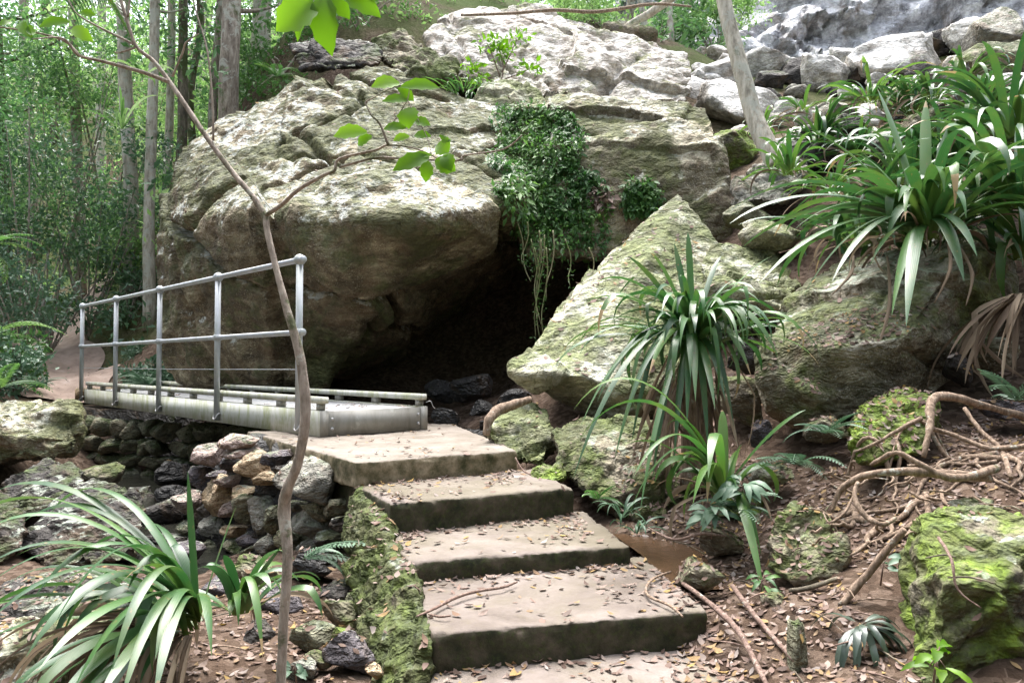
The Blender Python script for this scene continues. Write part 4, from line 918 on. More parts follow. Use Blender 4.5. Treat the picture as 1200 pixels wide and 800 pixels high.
SM = [(925,185,6.9,30,.55,'small strap-leaf tuft beside the foot of the leaning tree'),(960,150,8.0,40,.7,'pale-leaved strap clump on the left of the upper slope'),(1005,165,7.6,40,.7,'strap-leaf clump in the middle of the upper slope'),
 (1020,100,8.6,44,.75,'strap-leaf clump standing against the cream rocks'),(1070,115,8.2,40,.7,'strap-leaf clump with some yellowed leaves under the long grey rock'),(1130,75,8.6,30,.6,'small dark strap clump close to the upper right rocks'),
 (975,205,6.4,26,.5,'low strap tuft over the wet rocks right of the leaning tree'),(1040,195,6.8,36,.7,'strap-leaf clump behind the biggest crowning clump'),(1150,120,7.2,40,.8,'strap-leaf clump behind the right edge clumps'),
 (895,130,9.2,18,.45,'tiny strap tuft in the scree right of the leaning tree'),(1065,250,5.2,36,.7,'strap-leaf clump pressed behind the crowning clump'),(1090,95,7.8,24,.5,'reddish-tipped strap tuft on the mossy rock'),
 (940,110,9.6,20,.45,'small tuft among the cream scree rocks'),(1000,250,5.4,20,.45,'little tuft on the shelf rock left of the crowning clump')]
for k, (a, b, Y, n, L, lab) in enumerate(SM):
    strap_plant(lab, a, b, Y, n, L, .042, 40+k, base=S(a, b+18, Y), dead=6, spread=.1, mat='strap' if k % 3 else 'straplite')
strap_plant('tiny strap seedling with narrow leaves right of the third step', 730, 590, 3.5, 14, .2, .014, 61, base=S(728, 600, 3.5), dead=0, spread=.03, mat='bluefern')
strap_plant('narrow-leaved tuft at the puddle edge', 745, 612, 3.35, 12, .16, .012, 62, base=S(745, 618, 3.35), dead=0, spread=.03, mat='bluefern')
strap_plant('grassy tuft on the right end of the pale slab', 535, 105, 10.3, 40, .4, .02, 63, base=S(545, 108, 10.2), dead=0, spread=.25, mat='fern')
# dead hanging leaf bundle at the right edge
A = Acc(); rs = np.random.RandomState(8); q = S(1195, 345, 4.0)
for k in range(26):
    blade(A, q+Vector((rs.uniform(-.05, .05), rs.uniform(-.05, .05), 0)), rs.uniform(2.6, 4.2), rs.uniform(.35, .7), .03, rs.uniform(-.9, -.3), rs.uniform(.5, 1.0), rs, rs.rand(), twist=rs.uniform(-3, 3), fold=.9)
tag(A.build('dead_leaf_bundle', M['deadleaf']), 'bundle of long dead tan leaves hanging at the right edge', 'dead leaves')
for k, (x0, y0, x1, y1) in enumerate([(1040,300,1025,420),(1110,280,1095,355),(1125,290,1132,358),(1000,300,975,345)]):
    A = Acc(); p0 = S(x0, y0, 4.15); p1 = S(x1, y1, 3.9)
    V, f = tube_geo([p0, (p0+p1)/2+Vector((.02, -.05, .0)), p1], [.006, .01, .003], 5, .3, k); A.add(V, f, .6)
    tag(A.build('dead_leaf', M['deadleaf']), 'curled dead tan leaf hanging over the top of the green-brown boulder', 'dead leaf', 'dead leaves on the green-brown boulder')

# ------------------------------------------------------------ leaf clouds
def cloud(C, rad, n, size, seed, flat=.0, asp=.42, droop=.0):
    """n leaf faces spread through the blobs C (k,3) of radius rad (k,3)"""
    rs = np.random.RandomState(seed); C = np.atleast_2d(np.array(C, float)); rad = np.atleast_2d(rad)*np.ones((len(C), 3))
    w = rad.prod(1)**.67; idx = rs.choice(len(C), n, p=w/w.sum())
    d = rs.normal(size=(n, 3)); d /= np.linalg.norm(d, axis=1)[:, None]; r = rs.rand(n)**.45
    # leaves gather in sprays
    P = C[idx]+d*r[:, None]*rad[idx]; P += .12*rad[idx]*np.stack([perlin(P*3.1/size*.1+7*k) for k in range(3)], -1)*4
    ax = d*.6+rs.normal(size=(n, 3))*.8; ax[:, 2] -= droop; ax /= np.linalg.norm(ax, axis=1)[:, None]
    nr = rs.normal(size=(n, 3))*(1-flat); nr[:, 2] += .5+flat; sd = np.cross(ax, nr); sd /= np.linalg.norm(sd, axis=1)[:, None]+1e-9; nn = np.cross(sd, ax)
    s = size*rs.uniform(.55, 1.3, n)[:, None]
    V = np.stack([P, P+ax*s*.45+sd*s*asp*.5+nn*s*.08, P+ax*s-nn*s*.06, P+ax*s*.45-sd*s*asp*.5+nn*s*.08], 1).reshape(-1, 3)
    a = np.arange(n)*4; Fq = np.concatenate([np.stack([a, a+1, a+2], -1), np.stack([a, a+2, a+3], -1)])
    base = .5+.45*perlin(P*.9+seed*1.3)   # whole sprays lighter or darker green
    rn = np.clip(base*.6+rs.rand(n)*.4, 0, 1)
    return V, Fq, np.repeat(rn, 4)
def leaf_obj(name, C, rad, n, size, seed, mat, parent=None, **kw):
    V, f, r = cloud(C, rad, n, size, seed, **kw); return link(name, mesh_np(V, f, r), M[mat], parent, False)
def blobs(c, spread, k, r, seed):
    rs = np.random.RandomState(seed); c = np.array(list(c)); P = c+rs.uniform(-1, 1, (k, 3))*np.array(spread)
    return P, np.array(r)*rs.uniform(.6, 1.3, (k, 1))*np.ones((k, 3))*np.array([1, 1, .6])

# ------------------------------------------------------------ forest trees
# (base px, base py, depth, top px at y=0, width px, height m, bark, label)
TR = [(96,262,16,84,11,9,'bark','slender straight tree left of the forest gap, its pale stem wrapped in leaves'),
 (150,330,13.5,147,15,10,'barkpale','tall pale mottled tree rising over the path'),
 (176,335,12.6,181,12,10,'barkpale','pale slim tree touching the left end of the huge boulder'),
 (206,200,13.5,213,11,9,'barkdark','dark mossy tree just behind the huge boulder'),
 (193,300,15,201,9,10,'barkpale','thin sunlit tree between the mossy and pale trees'),
 (262,125,12.3,272,22,7,'bark','thick brown leaning tree above the boulder shoulder'),
 (248,115,13.8,256,9,8,'bark','thin brown tree tight against the thick leaning one'),
 (232,140,15,229,8,8,'barkdark','thin dark tree in the gap left of the thick leaning one'),
 (304,50,14.5,308,20,6,'barkpale','pale trunk at the top behind the boulder crest'),
 (368,25,16,372,11,6,'bark','small trunk glimpsed above the dark flat rock'),
 (787,48,15,786,6,7,'barkpale','thin pale sapling trunk behind the right end of the slab'),
 (760,46,15.5,752,6,6,'barkpale','second thin pale trunk behind the slab, leaning left'),
 (735,30,17,742,8,6,'bark','slim trunk in the brush behind the mossy stump-shaped rock'),
 (490,20,17,494,9,6,'barkpale','pale trunk in the brush behind the left end of the slab'),
 (40,330,20,28,12,11,'bark','dim tree deep in the forest at the left edge'),
 (120,300,22,118,10,11,'barkpale','distant pale tree deep behind the path'),
 (60,300,26,55,10,11,'barkdark','far dark tree half lost in leaves left of the slender one'),
 (225,200,22,240,10,11,'barkpale','far pale tree seen through the gap behind the boulder'),
 (330,60,22,330,12,9,'bark','far trunk above the boulder crest'),
 (10,340,15,-12,16,10,'barkdark','dark tree cut by the left edge of the view'),
 (440,20,20,448,9,8,'bark','far trunk in the bright brush above the flat rock'),
 (600,5,21,606,10,8,'barkpale','far pale trunk above the highest point of the slab')]
for k, (bx, by, Y, tx, wpx, H, bark, lab) in enumerate(TR):
    rs = np.random.RandomState(200+k); b = S(bx, by, Y); g = hz(b.x, b.y); b.z = min(b.z, g) if g < b.z+3 else b.z
    b.z = g-.1; t = S(tx, 0, Y); sl_ = (t.x-b.x)/max(.5, t.z-b.z); Hh = max(H, t.z-b.z+2.5)
    pts = [b+Vector((sl_*Hh*q+rs.normal()*.05*(0 < q < 1), rs.normal()*.08*(q > 0), Hh*q)) for q in (0, .2, .4, .6, .8, 1.)]
    r0 = wpx/2*Y/F
    root = empty('tree', b, lab, 'tree', 'forest trees behind the boulders')
    tube('trunk', pts, [r0*1.35, r0*1.05, r0, r0*.9, r0*.75, r0*.45], M[bark], root, 12, .12, k)
    C = []; Rd = []
    A = Acc()
    for m in range(7):
        q = rs.uniform(.45, .98); i5 = int(q*5); p = pts[i5].lerp(pts[i5+1], q*5-i5); a = rs.uniform(0, 2*PI); l = rs.uniform(.6, 1.7)
        e = p+Vector((math.cos(a)*l, math.sin(a)*l, l*.5)); V, f = tube_geo([p, (p+e)/2+Vector((0, 0, -.05)), e], [r0*.35, r0*.22, r0*.1], 6, .1, m); A.add(V, f)
        C.append(list(e)); Rd.append([.9, .9, .55])
    A.build('branches', M[bark], root)
    leaf_obj('crown', C, Rd, 1500, .14, 500+k, ['forest', 'forestbright', 'forest'][k % 3], root, flat=.2)

# named understorey shrubs
SH = [(-120,330,11,1.4,'forestdark','leafy shrub out beyond the left edge'),(-220,380,9,1.1,'forest','second leafy shrub farther beyond the left edge'),(-90,180,14,2.0,'forest','high leaf mass beyond the left edge'),(30,200,12,1.5,'forest','leafy shrub at the left edge beneath the palm frond'),(105,215,13,1.5,'forestdark','dark leafy shrub between the slender and the pale tree'),(60,300,12.5,1.3,'forestdark','shade-tinted green shrub above the path entrance'),
 (150,250,15,1.6,'forest','mid-green shrub behind the pale mottled tree'),(20,340,11,.9,'bluefern','blue-green shrub low at the left edge'),(150,340,13,.8,'forestdark','shade-tinted shrub overhanging the path'),
 (190,290,14,1.0,'forestbright','bright small shrub behind the boulder end'),(330,70,13,1.1,'fern','fresh green shrub on the slope above the boulder crest'),(230,180,16,1.4,'forestbright','sun-tinted shrub in the gap behind the mossy tree'),
 (290,90,14.5,1.0,'forest','shrub between the leaning trunk and the pale trunk'),(420,25,13,1.0,'fern','shrub right behind the dark flat rock'),(480,30,14,.9,'forestbright','bright thin shrub behind the slab left end'),
 (705,15,15,1.0,'forestbright','yellow-green shrub over the mossy stump-shaped rock'),(770,20,16,1.1,'forest','green shrub left of the waterfall face'),(840,30,16,.8,'forestbright','little bright shrub at the foot of the pale face'),
 (60,120,15,1.9,'forest','high leafy shrub left of the slender tree'),(130,120,17,2.0,'forestbright','sun-tinted leaf mass behind the pale mottled tree'),(200,90,18,2.0,'forestbright','sun-tinted leaf mass over the gap behind the mossy tree'),
 (300,20,18,1.8,'forestbright','sun-tinted leaf mass behind the pale trunk'),(15,60,14,1.8,'forest','leafy growth in the top left corner'),(50,352,15,.6,'fern','fern-green shrub beside the head of the path'),(-10,420,8.5,.6,'bluefern','low shrub left of the mossy block'),
 (12,425,9.6,.4,'fern','ferny shrub around the wooden post'),(160,425,11.5,.4,'bluefern','blue-green shrub between the path and the boulder'),(185,450,10,.4,'bluefern','small ferny shrub under the handrail by the boulder'),(560,12,16,1.2,'forestbright','bright brush above the peak of the slab')]
for k, (a, b, Y, r, m, lab) in enumerate(SH):
    p = S(a, b, Y); C, Rd = blobs(p, (r*.8, r*.6, r*.6), 8, r*.55, 900+k); g = min(hz(p.x, p.y), p.z-.2)
    root = empty('shrub', (p.x, p.y, g), lab, 'shrub', 'understorey shrubs')
    A = Acc()
    for m2 in range(8):
        V, f = tube_geo([(p.x, p.y, g), tuple((np.array([p.x, p.y, g])+C[m2])/2+np.array([.05, 0, .1])), tuple(C[m2])], [.02, .014, .006], 5); A.add(V, f)
    A.build('stems', M['bark'], root)
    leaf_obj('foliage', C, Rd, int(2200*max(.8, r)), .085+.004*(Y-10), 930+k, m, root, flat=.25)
# undergrowth as one mass, following the slope
def undergrowth():
    rs = np.random.RandomState(77); C = []; Rd = []
    for _ in range(900):
        Y = rs.uniform(11.5, 38); a = rs.uniform(-620, 840); x = (a-600)/F*Y
        if Y < 14 and a > 250: continue
        if abs(x+6.4-(-.45)*(Y-10)) < 1.3 and Y < 16: continue
        g = hz(x, Y); hgt = rs.uniform(0, 1)**1.2*(5.5 if a < 420 else 1.6)*min(1, Y/18)
        C.append([x, Y, g+hgt]); r = rs.uniform(.35, .9)*Y/16; Rd.append([r, r, r*.6])
    C = np.array(C); Rd = np.array(Rd)
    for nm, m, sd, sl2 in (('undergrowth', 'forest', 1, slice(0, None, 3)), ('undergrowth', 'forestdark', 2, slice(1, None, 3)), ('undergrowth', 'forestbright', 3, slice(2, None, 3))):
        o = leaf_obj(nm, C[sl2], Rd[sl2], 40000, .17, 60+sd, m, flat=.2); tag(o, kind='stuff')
        tag(o, {'forest': 'mid-green leafy undergrowth filling the forest slope', 'forestdark': 'shade-tinted dark undergrowth between the forest trees', 'forestbright': 'sun-tinted yellow-green leaves deep in the forest'}[m], 'undergrowth')
undergrowth()
# ------------------------------------------------------------ leaning tree on the right, logs
def px_tube(pts, sides=10): return [S(a, b, Y) for a, b, Y in pts]
root = empty('tree', S(908, 190, 7.4), 'slim pale-barked tree leaning left over the scree', 'tree')
tube('trunk', [S(912,192,7.4), S(903,178,7.45), S(885,140,7.6), S(872,95,7.7), S(860,50,7.8), S(849,5,7.9), S(838,-60,8.0), S(830,-160,8.1)], [.125,.10,.088,.083,.078,.075,.06,.04], M['barkpale'], root, 14, .06, 5)
C, Rd = blobs(S(820, -220, 8.2), (1.2, 1.2, .6), 8, .6, 5); leaf_obj('crown', C, Rd, 2500, .1, 6, 'forest', root)
t = tube('fallen_branch', [S(735,30,13.2), S(755,20,13), S(782,2,12.8), S(800,-15,12.6)], [.05, .075, .07, .06], M['barkpale'], sides=8, jit=.15); tag(t, 'broken branch jutting up behind the right end of the slab', 'branch')
t = tube('fallen_branch', [S(540,18,12.4), S(600,16,12.3), S(650,12,12.2), S(700,14,12.2), S(765,5,12.2), S(810,8,12.3)], [.02, .025, .03, .03, .025, .015], M['root'], sides=6, jit=.15); tag(t, 'long thin bare branch lying along the top of the slab', 'branch')
t = tube('root', [S(570,510,4.6), S(573,492,4.62), S(585,480,4.7), S(605,473,4.75), S(622,468,4.8)], [.022, .030, .034, .03, .02], M['root'], sides=10, jit=.2, seed=3); tag(t, 'thick bent reddish root beside the landing corner', 'root')

# ------------------------------------------------------------ foreground sapling
root = empty('sapling', S(326, 880, 2.0), 'thin bare-stemmed sapling crossing in front of the footbridge, a few bright leaves', 'sapling')
Ys = 2.0
main = [(326,880,2.0),(329,800,2.0),(333,720,2.0),(337,650,2.0),(333,600,2.02),(336,575,2.0),(348,545,1.98),(357,500,1.96),(357,460,1.96),(350,410,1.97),(337,365,1.98),(325,320,2.0),(314,275,2.02),(310,253,2.03),(296,230,2.04),(275,205,2.05),(250,172,2.06),(225,135,2.08),(200,98,2.1),(180,72,2.1),(160,55,2.1),(150,28,2.1),(140,-5,2.1),(120,-80,2.1)]
rad = [.019,.018,.018,.019,.024,.020,.018,.0185,.019,.0165,.0145,.012,.0115,.0125,.011,.0105,.010,.0095,.009,.008,.007,.0065,.006,.003]
tube('stem', SS(main), [q*.7 for q in rad], M['sapling'], root, 14, .10, 4)
br_ = [[(198,96,2.1),(165,84,2.08),(120,72,2.05),(92,65,2.0),(80,50,1.98),(68,44,1.95),(38,46,1.9)],
 [(92,64,2.0),(75,48,1.99),(40,38,1.95),(0,32,1.9),(-30,28,1.88)],
 [(310,253,2.03),(330,240,2.0),(350,222,1.95),(380,205,1.9),(392,200,1.88),(398,186,1.88),(440,176,1.85),(455,170,1.82),(490,175,1.8),(520,190,1.78)],
 [(398,196,1.88),(440,185,1.85),(475,186,1.8),(535,188,1.75),(545,182,1.75),(590,175,1.72),(612,158,1.7)],
 [(157,52,2.1),(120,34,2.1),(98,22,2.1),(85,10,2.1),(70,-20,2.1)],
 [(250,165,2.06),(249,120,2.05),(243,60,2.05),(230,15,2.05),(222,-20,2.05)],
 [(202,90,2.1),(214,62,2.08),(218,50,2.06),(233,40,2.05)],
 [(158,56,2.1),(140,62,2.1),(134,61,2.1)],
 [(455,170,1.82),(445,145,1.82),(435,135,1.82),(428,120,1.82)],
 [(150,20,2.1),(152,0,2.1),(158,-30,2.1)]]
for l in br_:
    n_ = len(l); r0 = .0062 if l[0][0] in (198, 310) else .0035
    tube('branch', SS(l), list(np.linspace(r0, .0014, n_)), M['sapling'], root, 8, .12, 2)
def leaf_strip(A, base, tip, w, nrm, rnd, curl=.06, n=8):
    b = np.array(list(base)); t = np.array(list(tip)); ax = t-b; L = np.linalg.norm(ax); nrm = np.array(list(nrm)); sd = np.cross(ax, nrm); sd /= np.linalg.norm(sd); up = np.cross(sd, ax)/L
    V = []; U = []
    for i in range(n+1):
        q = i/n; wd = w*.5*math.sin(PI*min(1, q*.93+.04))**.8*(1 if q < .85 else (1-q)/.15*.9+.05)
        p = b+ax*q+up*L*curl*math.sin(q*PI)*1.5+up*-L*curl*q*q*1.6
        wob = .05*w*math.sin(q*22)
        V += [p-sd*(wd+wob)+up*wd*.28, p, p+sd*(wd-wob)+up*wd*.28]; U += [(0, q), (.5, q), (1, q)]
    A.add(V, np.array([(i*3+k, i*3+k+1, i*3+k+4, i*3+k+3) for i in range(n) for k in (0, 1)]), rnd, np.array(U))
LV = [ # (base px,py,Y, tip px,py,Y, width px)
 (372,8,1.3,322,34,1.3,32),(368,-5,1.3,345,48,1.3,15),(380,-10,1.3,386,64,1.28,27),(400,-12,1.3,445,18,1.28,20),(384,-8,1.3,410,22,1.3,16),(392,-20,1.3,440,-2,1.3,18),
 (82,26,2.0,44,30,2.0,10),(85,33,2.0,108,48,2.0,12),(95,15,2.05,112,18,2.05,8),(38,44,1.9,20,24,1.9,10),(30,36,1.9,42,38,1.9,11),(0,30,1.9,14,26,1.9,9),(96,-2,2.05,60,-6,2,12),
 (468,98,1.82,435,100,1.82,14),(470,102,1.8,516,101,1.8,12),(466,104,1.8,486,118,1.8,10),(478,118,1.8,448,117,1.8,9),(482,126,1.8,478,150,1.8,20),(476,150,1.8,448,150,1.8,9),(484,142,1.8,504,146,1.8,10),
 (430,155,1.82,390,158,1.82,14),(436,160,1.82,418,170,1.82,11),(480,160,1.8,460,164,1.8,8),(505,160,1.78,484,158,1.78,8),(512,170,1.78,526,178,1.78,20),(520,166,1.78,524,160,1.78,12),
 (503,184,1.76,460,198,1.76,15),(500,188,1.76,499,213,1.76,12),(510,188,1.76,534,200,1.76,17),(506,182,1.76,478,184,1.76,7),(522,180,1.76,528,200,1.76,14)]
A = Acc(); rs = np.random.RandomState(31)
for (a, b, Y, c, d_, Y2, wp) in LV:
    leaf_strip(A, S(a, b, Y), S(c, d_, Y2+rs.uniform(-.03, .03)), wp*Y/F*1.35, (rs.uniform(-.3, .3), -.95, .25), rs.rand())
A.build('leaves', M['leafbright'], root)
for l in ([(380,-30,1.3),(378,-8,1.3),(372,8,1.3)], [(380,-30,1.3),(392,-15,1.3),(400,-12,1.3)], [(478,118,1.8),(482,126,1.8),(500,160,1.78),(506,184,1.77)], [(428,120,1.82),(455,105,1.82),(468,100,1.82)], [(456,150,1.81),(476,120,1.8),(480,104,1.8)]):
    tube('twig', SS(l), [.0016, .0014, .001, .0008][:len(l)], M['sapling'], root, 5)

# ------------------------------------------------------------ creeping ferns on the block, vines
def snapcloud(px0, px1, py0, py1, Y, n, size, seed, poly=None, lift=.05, droop=.8, asp=.4):
    rs = np.random.RandomState(seed); P = []
    while len(P) < n:
        a = rs.uniform(px0, px1); b = rs.uniform(py0, py1)
        if poly and not poly(a, b, rs): continue
        o = S(a, b, Y-2.2); d = (S(a, b, Y)-o).normalized(); h = TREE.ray_cast(o, d)
        if h[0] is None or h[0].y > Y+2.2: continue
        P.append([*(h[0]+h[1]*rs.uniform(0, 1)**2*lift*2.4), *h[1]])
    P = np.array(P); n = len(P); nv = P[:, 3:]; P = P[:, :3]
    ax = nv*.6+rs.normal(size=(n, 3))*.6; ax[:, 2] -= droop; ax /= np.linalg.norm(ax, axis=1)[:, None]
    size = size*(1+.6*(rs.rand(n, 1) < .2))
    nr = nv+rs.normal(size=(n, 3))*.4+np.array([0, 0, .5]); sd = np.cross(ax, nr); sd /= np.linalg.norm(sd, axis=1)[:, None]
    nn = np.cross(sd, ax); s = size*rs.uniform(.5, 1.4, n)[:, None]
    V = np.stack([P, P+ax*s*.45+sd*s*asp*.5+nn*s*.1, P+ax*s, P+ax*s*.45-sd*s*asp*.5+nn*s*.1], 1).reshape(-1, 3)
    a = np.arange(n)*4; r = np.clip(.5+.5*perlin(P*2.3+seed)+rs.uniform(-.25, .25, n), 0, 1)
    return V, np.concatenate([np.stack([a, a+1, a+2], -1), np.stack([a, a+2, a+3], -1)]), np.repeat(r, 4)
def inmat(a, b, rs):
    l = 582+max(0, b-190)*.28+6*math.sin(b*.13); r = 668+(b-130)*.32+7*math.sin(b*.09) if b < 225 else 712-(b-225)*.05
    dens = 1 if b < 230 else max(.08, 1-(b-230)/75)
    e1 = 9*perlin(np.array([[a*.06, b*.06, 1.]]))[0]*1.6+abs(rs.normal())*5
    gap = perlin(np.array([[a*.045, b*.045, 7.]]))[0]
    return l-6+e1 < a < r+6-e1 and rs.rand() < dens*min(1, .35+max(0, gap+.35)*2)
V, f, r = snapcloud(572, 720, 124, 305, 8.2, 8500, .055, 3, inmat, lift=.035)
tag(link('creeping_fern', mesh_np(V, f, r), M['fern'], None, False), 'dense mat of small dark green ferns draped over the squarish block', 'fern')
V, f, r = snapcloud(725, 778, 208, 256, 7.9, 1100, .06, 4, lambda a, b, r: ((a-751)/24)**2+((b-232)/21)**2 < r.uniform(.2, 1.3), lift=.03)
tag(link('creeping_fern', mesh_np(V, f, r), M['fern'], None, False), 'small separate fern patch right of the main fern mat', 'fern')
V, f, r = snapcloud(694, 716, 222, 246, 7.9, 260, .07, 5, None, lift=.03, asp=.5)
tag(link('dead_fern', mesh_np(V, f, r*.4+.2), M['litter'], None, False), 'patch of dead brown leaves caught beside the fern mat', 'dead leaves')
VN = [(622,290,628,395,7.2),(626,300,630,372,7.1),(638,285,632,395,7.15),(640,300,636,390,7.1),(632,280,629,360,7.2),(606,270,622,330,7.3),(618,270,612,310,7.3),(648,280,640,350,7.2),(662,290,668,335,7.3),(690,300,692,330,7.2),(634,290,634,380,7.15)]
rs = np.random.RandomState(6)
for k, (a, b, c, d_, Y) in enumerate(VN):
    A = Acc(); mid = S((a+c)/2+rs.uniform(-6, 6), (b+d_)/2, Y)
    p0, p1 = S(a, b-10, Y), S(c, d_, Y-.1); V, f = tube_geo([p0, p0.lerp(mid, .5)+Vector((.02, 0, 0)), mid, mid.lerp(p1, .5)-Vector((.02, 0, 0)), p1], [.007, .006, .005, .005, .003], 5); A.add(V, f, rs.rand())
    root = empty('vine', p0, 'pale thin vine dangling from the block across the cave mouth', 'vine', 'vines over the cave mouth'); A.build('strand', M['vine'], root)
    C = np.array([list(p0.lerp(p1, q)) for q in np.linspace(0, 1, 8)]); leaf_obj('leaves', C, [.04, .04, .06], 14 if k % 2 else 40, .035, 70+k, 'fern', root)

# ------------------------------------------------------------ small plants
def frond(A, base, az, L, el, droop, w, rs, npin=16, seg=1):
    p = np.array(list(base), float); e = el; d = np.array([math.cos(az), math.sin(az)]); side = np.array([-math.sin(az), math.cos(az), 0.]); rn = rs.rand(); prev = None; pts = []
    for i in range(npin+1):
        t = i/npin; tang = np.array([d[0]*math.cos(e), d[1]*math.cos(e), math.sin(e)]); up = np.cross(tang, side); up = -up if up[2] < 0 else up
        pts.append(p.copy())
        if i:
            l = w*math.sin(PI*min(.97, .12+t*.85))**.8
            for s in (-1, 1):
                o = p; ax = side*s*l+tang*l*.45-up*l*.12; wd = L/npin*.42
                V = np.array([o-tang*wd*.4, o+ax*.5+tang*wd+up*.004, o+ax, o+ax*.5-tang*wd*.8]); A.add(V, np.array([[0, 1, 2, 3]]), min(1, max(0, rn+rs.uniform(-.2, .2))))
        p = p+tang*L/npin; e -= droop/npin
    V, f = tube_geo(pts[::3], L*.006, 4); A.add(V, f, .9)
def fern(lab, px, py, Y, n, L, seed, mat='fern', w=None, el=(.4, 1.2), group='small ferns', azr=(0, 2*PI), base=None):
    rs = np.random.RandomState(seed); b = base or seat(px, py, Y); A = Acc()
    for k in range(n): frond(A, b, rs.uniform(*azr), L*rs.uniform(.7, 1.2), rs.uniform(*el), rs.uniform(.8, 1.8), w or L*.2, rs)
    root = empty('fern', b, lab, 'fern', group); A.build('fronds', M[mat], root, False); return root
fern('fern with bluish fronds against the foot of the stone pile', 372, 655, 3.3, 5, .33, 1, 'bluefern', azr=(-.6, 1.), base=S(355, 655, 3.35), el=(.3, .8))
fern('little blue-green fern beside the low mossy root rock', 965, 500, 3.45, 8, .2, 2, 'bluefern', base=S(968, 508, 3.4))
fern('blue-green fern in the litter under the lower strap plant', 930, 540, 3.3, 9, .22, 3, 'bluefern', base=S(935, 545, 3.3))
fern('fern with fine fronds at the left of the cream-tipped leaves', 870, 600, 3.2, 8, .2, 4, 'bluefern', base=S(862, 600, 3.1))
fern('small fern under the right edge roots', 1188, 460, 3.6, 8, .24, 5, 'bluefern', base=S(1190, 470, 3.55))
fern('tiny fern at the puddle side', 712, 585, 3.7, 6, .14, 6, 'fern', base=S(700, 585, 3.7))
fern('broad fern low in the forest left of the path', 20, 380, 9, 12, .8, 7, 'fern', base=S(-12, 395, 9))
fern('fern with long fronds at the left edge above the mossy block', -10, 300, 7.5, 8, .5, 8, 'fern', base=S(-20, 290, 7.5), azr=(-1.2, 1.2), el=(-.2, .9))
fern('fern beside the wooden post', 45, 440, 8.4, 12, .3, 9, 'bluefern', base=S(42, 455, 8.4))
fern('bright fern at the foot of the boulder by the bridge', 175, 445, 9.3, 12, .4, 10, 'bluefern', base=S(172, 452, 9.3))
fern('small fern on the slope above the boulder crest', 300, 120, 11, 12, .5, 11, 'fern', base=S(325, 90, 11.4))
fern('fern on the bank left of the mossy block', -5, 450, 7, 12, .45, 12, 'fern', base=S(0, 455, 7.3))
# palm fronds, top left
root = empty('palm', S(60, -120, 6.2), 'drooping dark green palm frond hanging in the top left', 'palm'); A = Acc(); rs = np.random.RandomState(15)
for az, L_ in ((-.2, .75), (-.8, .6), (.5, .6)):
    p = S(66, -14, 6.)
    for i in range(24):
        t = i/24; q = p+Vector((math.cos(az)*L_*t*.8, math.sin(az)*.3*t, .25*math.sin(t*2.4)-.35*t*t))
        for s in (-1, 1): blade(A, q, az+s*.8, .34*(1-.3*t), .016, -.5, 1.0, rs, rs.rand()*.5, 6)
A.build('fronds', M['darkleaf'] if 0 else M['strap'], root)
tube('trunk', [S(60, -400, 6.2), S(62, -60, 6.0)], [.05, .03], M['bark'], root)
# mid-forest palm-like rosettes
strap_plant('palm-like rosette with arching leaves deep in the forest', 140, 150, 12.5, 14, .9, .05, 91, base=S(143, 150, 12.4), dead=0, mat='forestbright')
strap_plant('second palm-like rosette left of the huge boulder', 160, 210, 12, 9, .6, .045, 92, base=S(168, 90, 12), dead=0, mat='forestbright')
# dark leathery plant and glossy seedling
rs = np.random.RandomState(44); A = Acc(); b = S(1008, 735, 2.3)
for k in range(26):
    az = rs.uniform(0, 2*PI) if k > 12 else rs.uniform(3.3, 6.0); L_ = rs.uniform(.12, .2); e = b+Vector((math.cos(az)*L_, math.sin(az)*L_*.8, -rs.uniform(-.02, .12)))
    m_ = b.lerp(e, .35)+Vector((0, 0, .04)); leaf_strip(A, b.lerp(m_, .4), e, .022, (math.cos(az)*.7, math.sin(az)*.7, .7), rs.rand(), .12)
root = empty('leathery_plant', b, 'small plant with drooping dark leathery leaves under the mossy boulder', 'plant'); A.build('leaves', M['darkleaf'], root)
def seedling(lab, px, py, Y, n, L_, w, seed, mat, azr=(0, 2*PI)):
    rs = np.random.RandomState(seed); b = S(px, py, Y); A = Acc(); B = Acc()
    g = b-Vector((0, -.02, L_*1.1)); V, f = tube_geo([g, b], .003, 5); B.add(V, f)
    for k in range(n):
        az = rs.uniform(*azr); l = L_*rs.uniform(.6, 1.1); o = b+Vector((math.cos(az)*l*.25, math.sin(az)*l*.25, rs.uniform(-.4, .3)*L_)); e = o+Vector((math.cos(az)*l, math.sin(az)*l, rs.uniform(-.5, .25)*l))
        V, f = tube_geo([b, o], .0016, 4); B.add(V, f); leaf_strip(A, o, e, w*rs.uniform(.7, 1.1), (0, -.5, .8), rs.rand(), .1)
    root = empty('seedling', g, lab, 'plant', 'broad-leaved seedlings'); A.build('leaves', M[mat], root); B.build('stem', M['twig'], root)
seedling('glossy green seedling at the bottom of the mossy boulder', 1098, 768, 2.0, 12, .075, .026, 1, 'leafbright')
seedling('blue-green seedling above the brown angular rock', 870, 570, 3.1, 26, .11, .035, 2, 'bluefern')
seedling('blue-green seedling left of the cream-tipped leaves', 835, 600, 3.05, 20, .10, .034, 3, 'bluefern')
seedling('seedling with two leaves on the root bank', 1035, 660, 2.5, 5, .07, .024, 4, 'bluefern')
seedling('low seedling in the litter left of the brown angular rock', 893, 680, 2.75, 10, .07, .02, 5, 'fern')
seedling('small leafy plant by the sapling foot', 345, 780, 2.3, 8, .05, .02, 6, 'bluefern')
seedling('leafy sprig on the mossy step side', 447, 600, 3.4, 4, .06, .016, 7, 'leafbright')
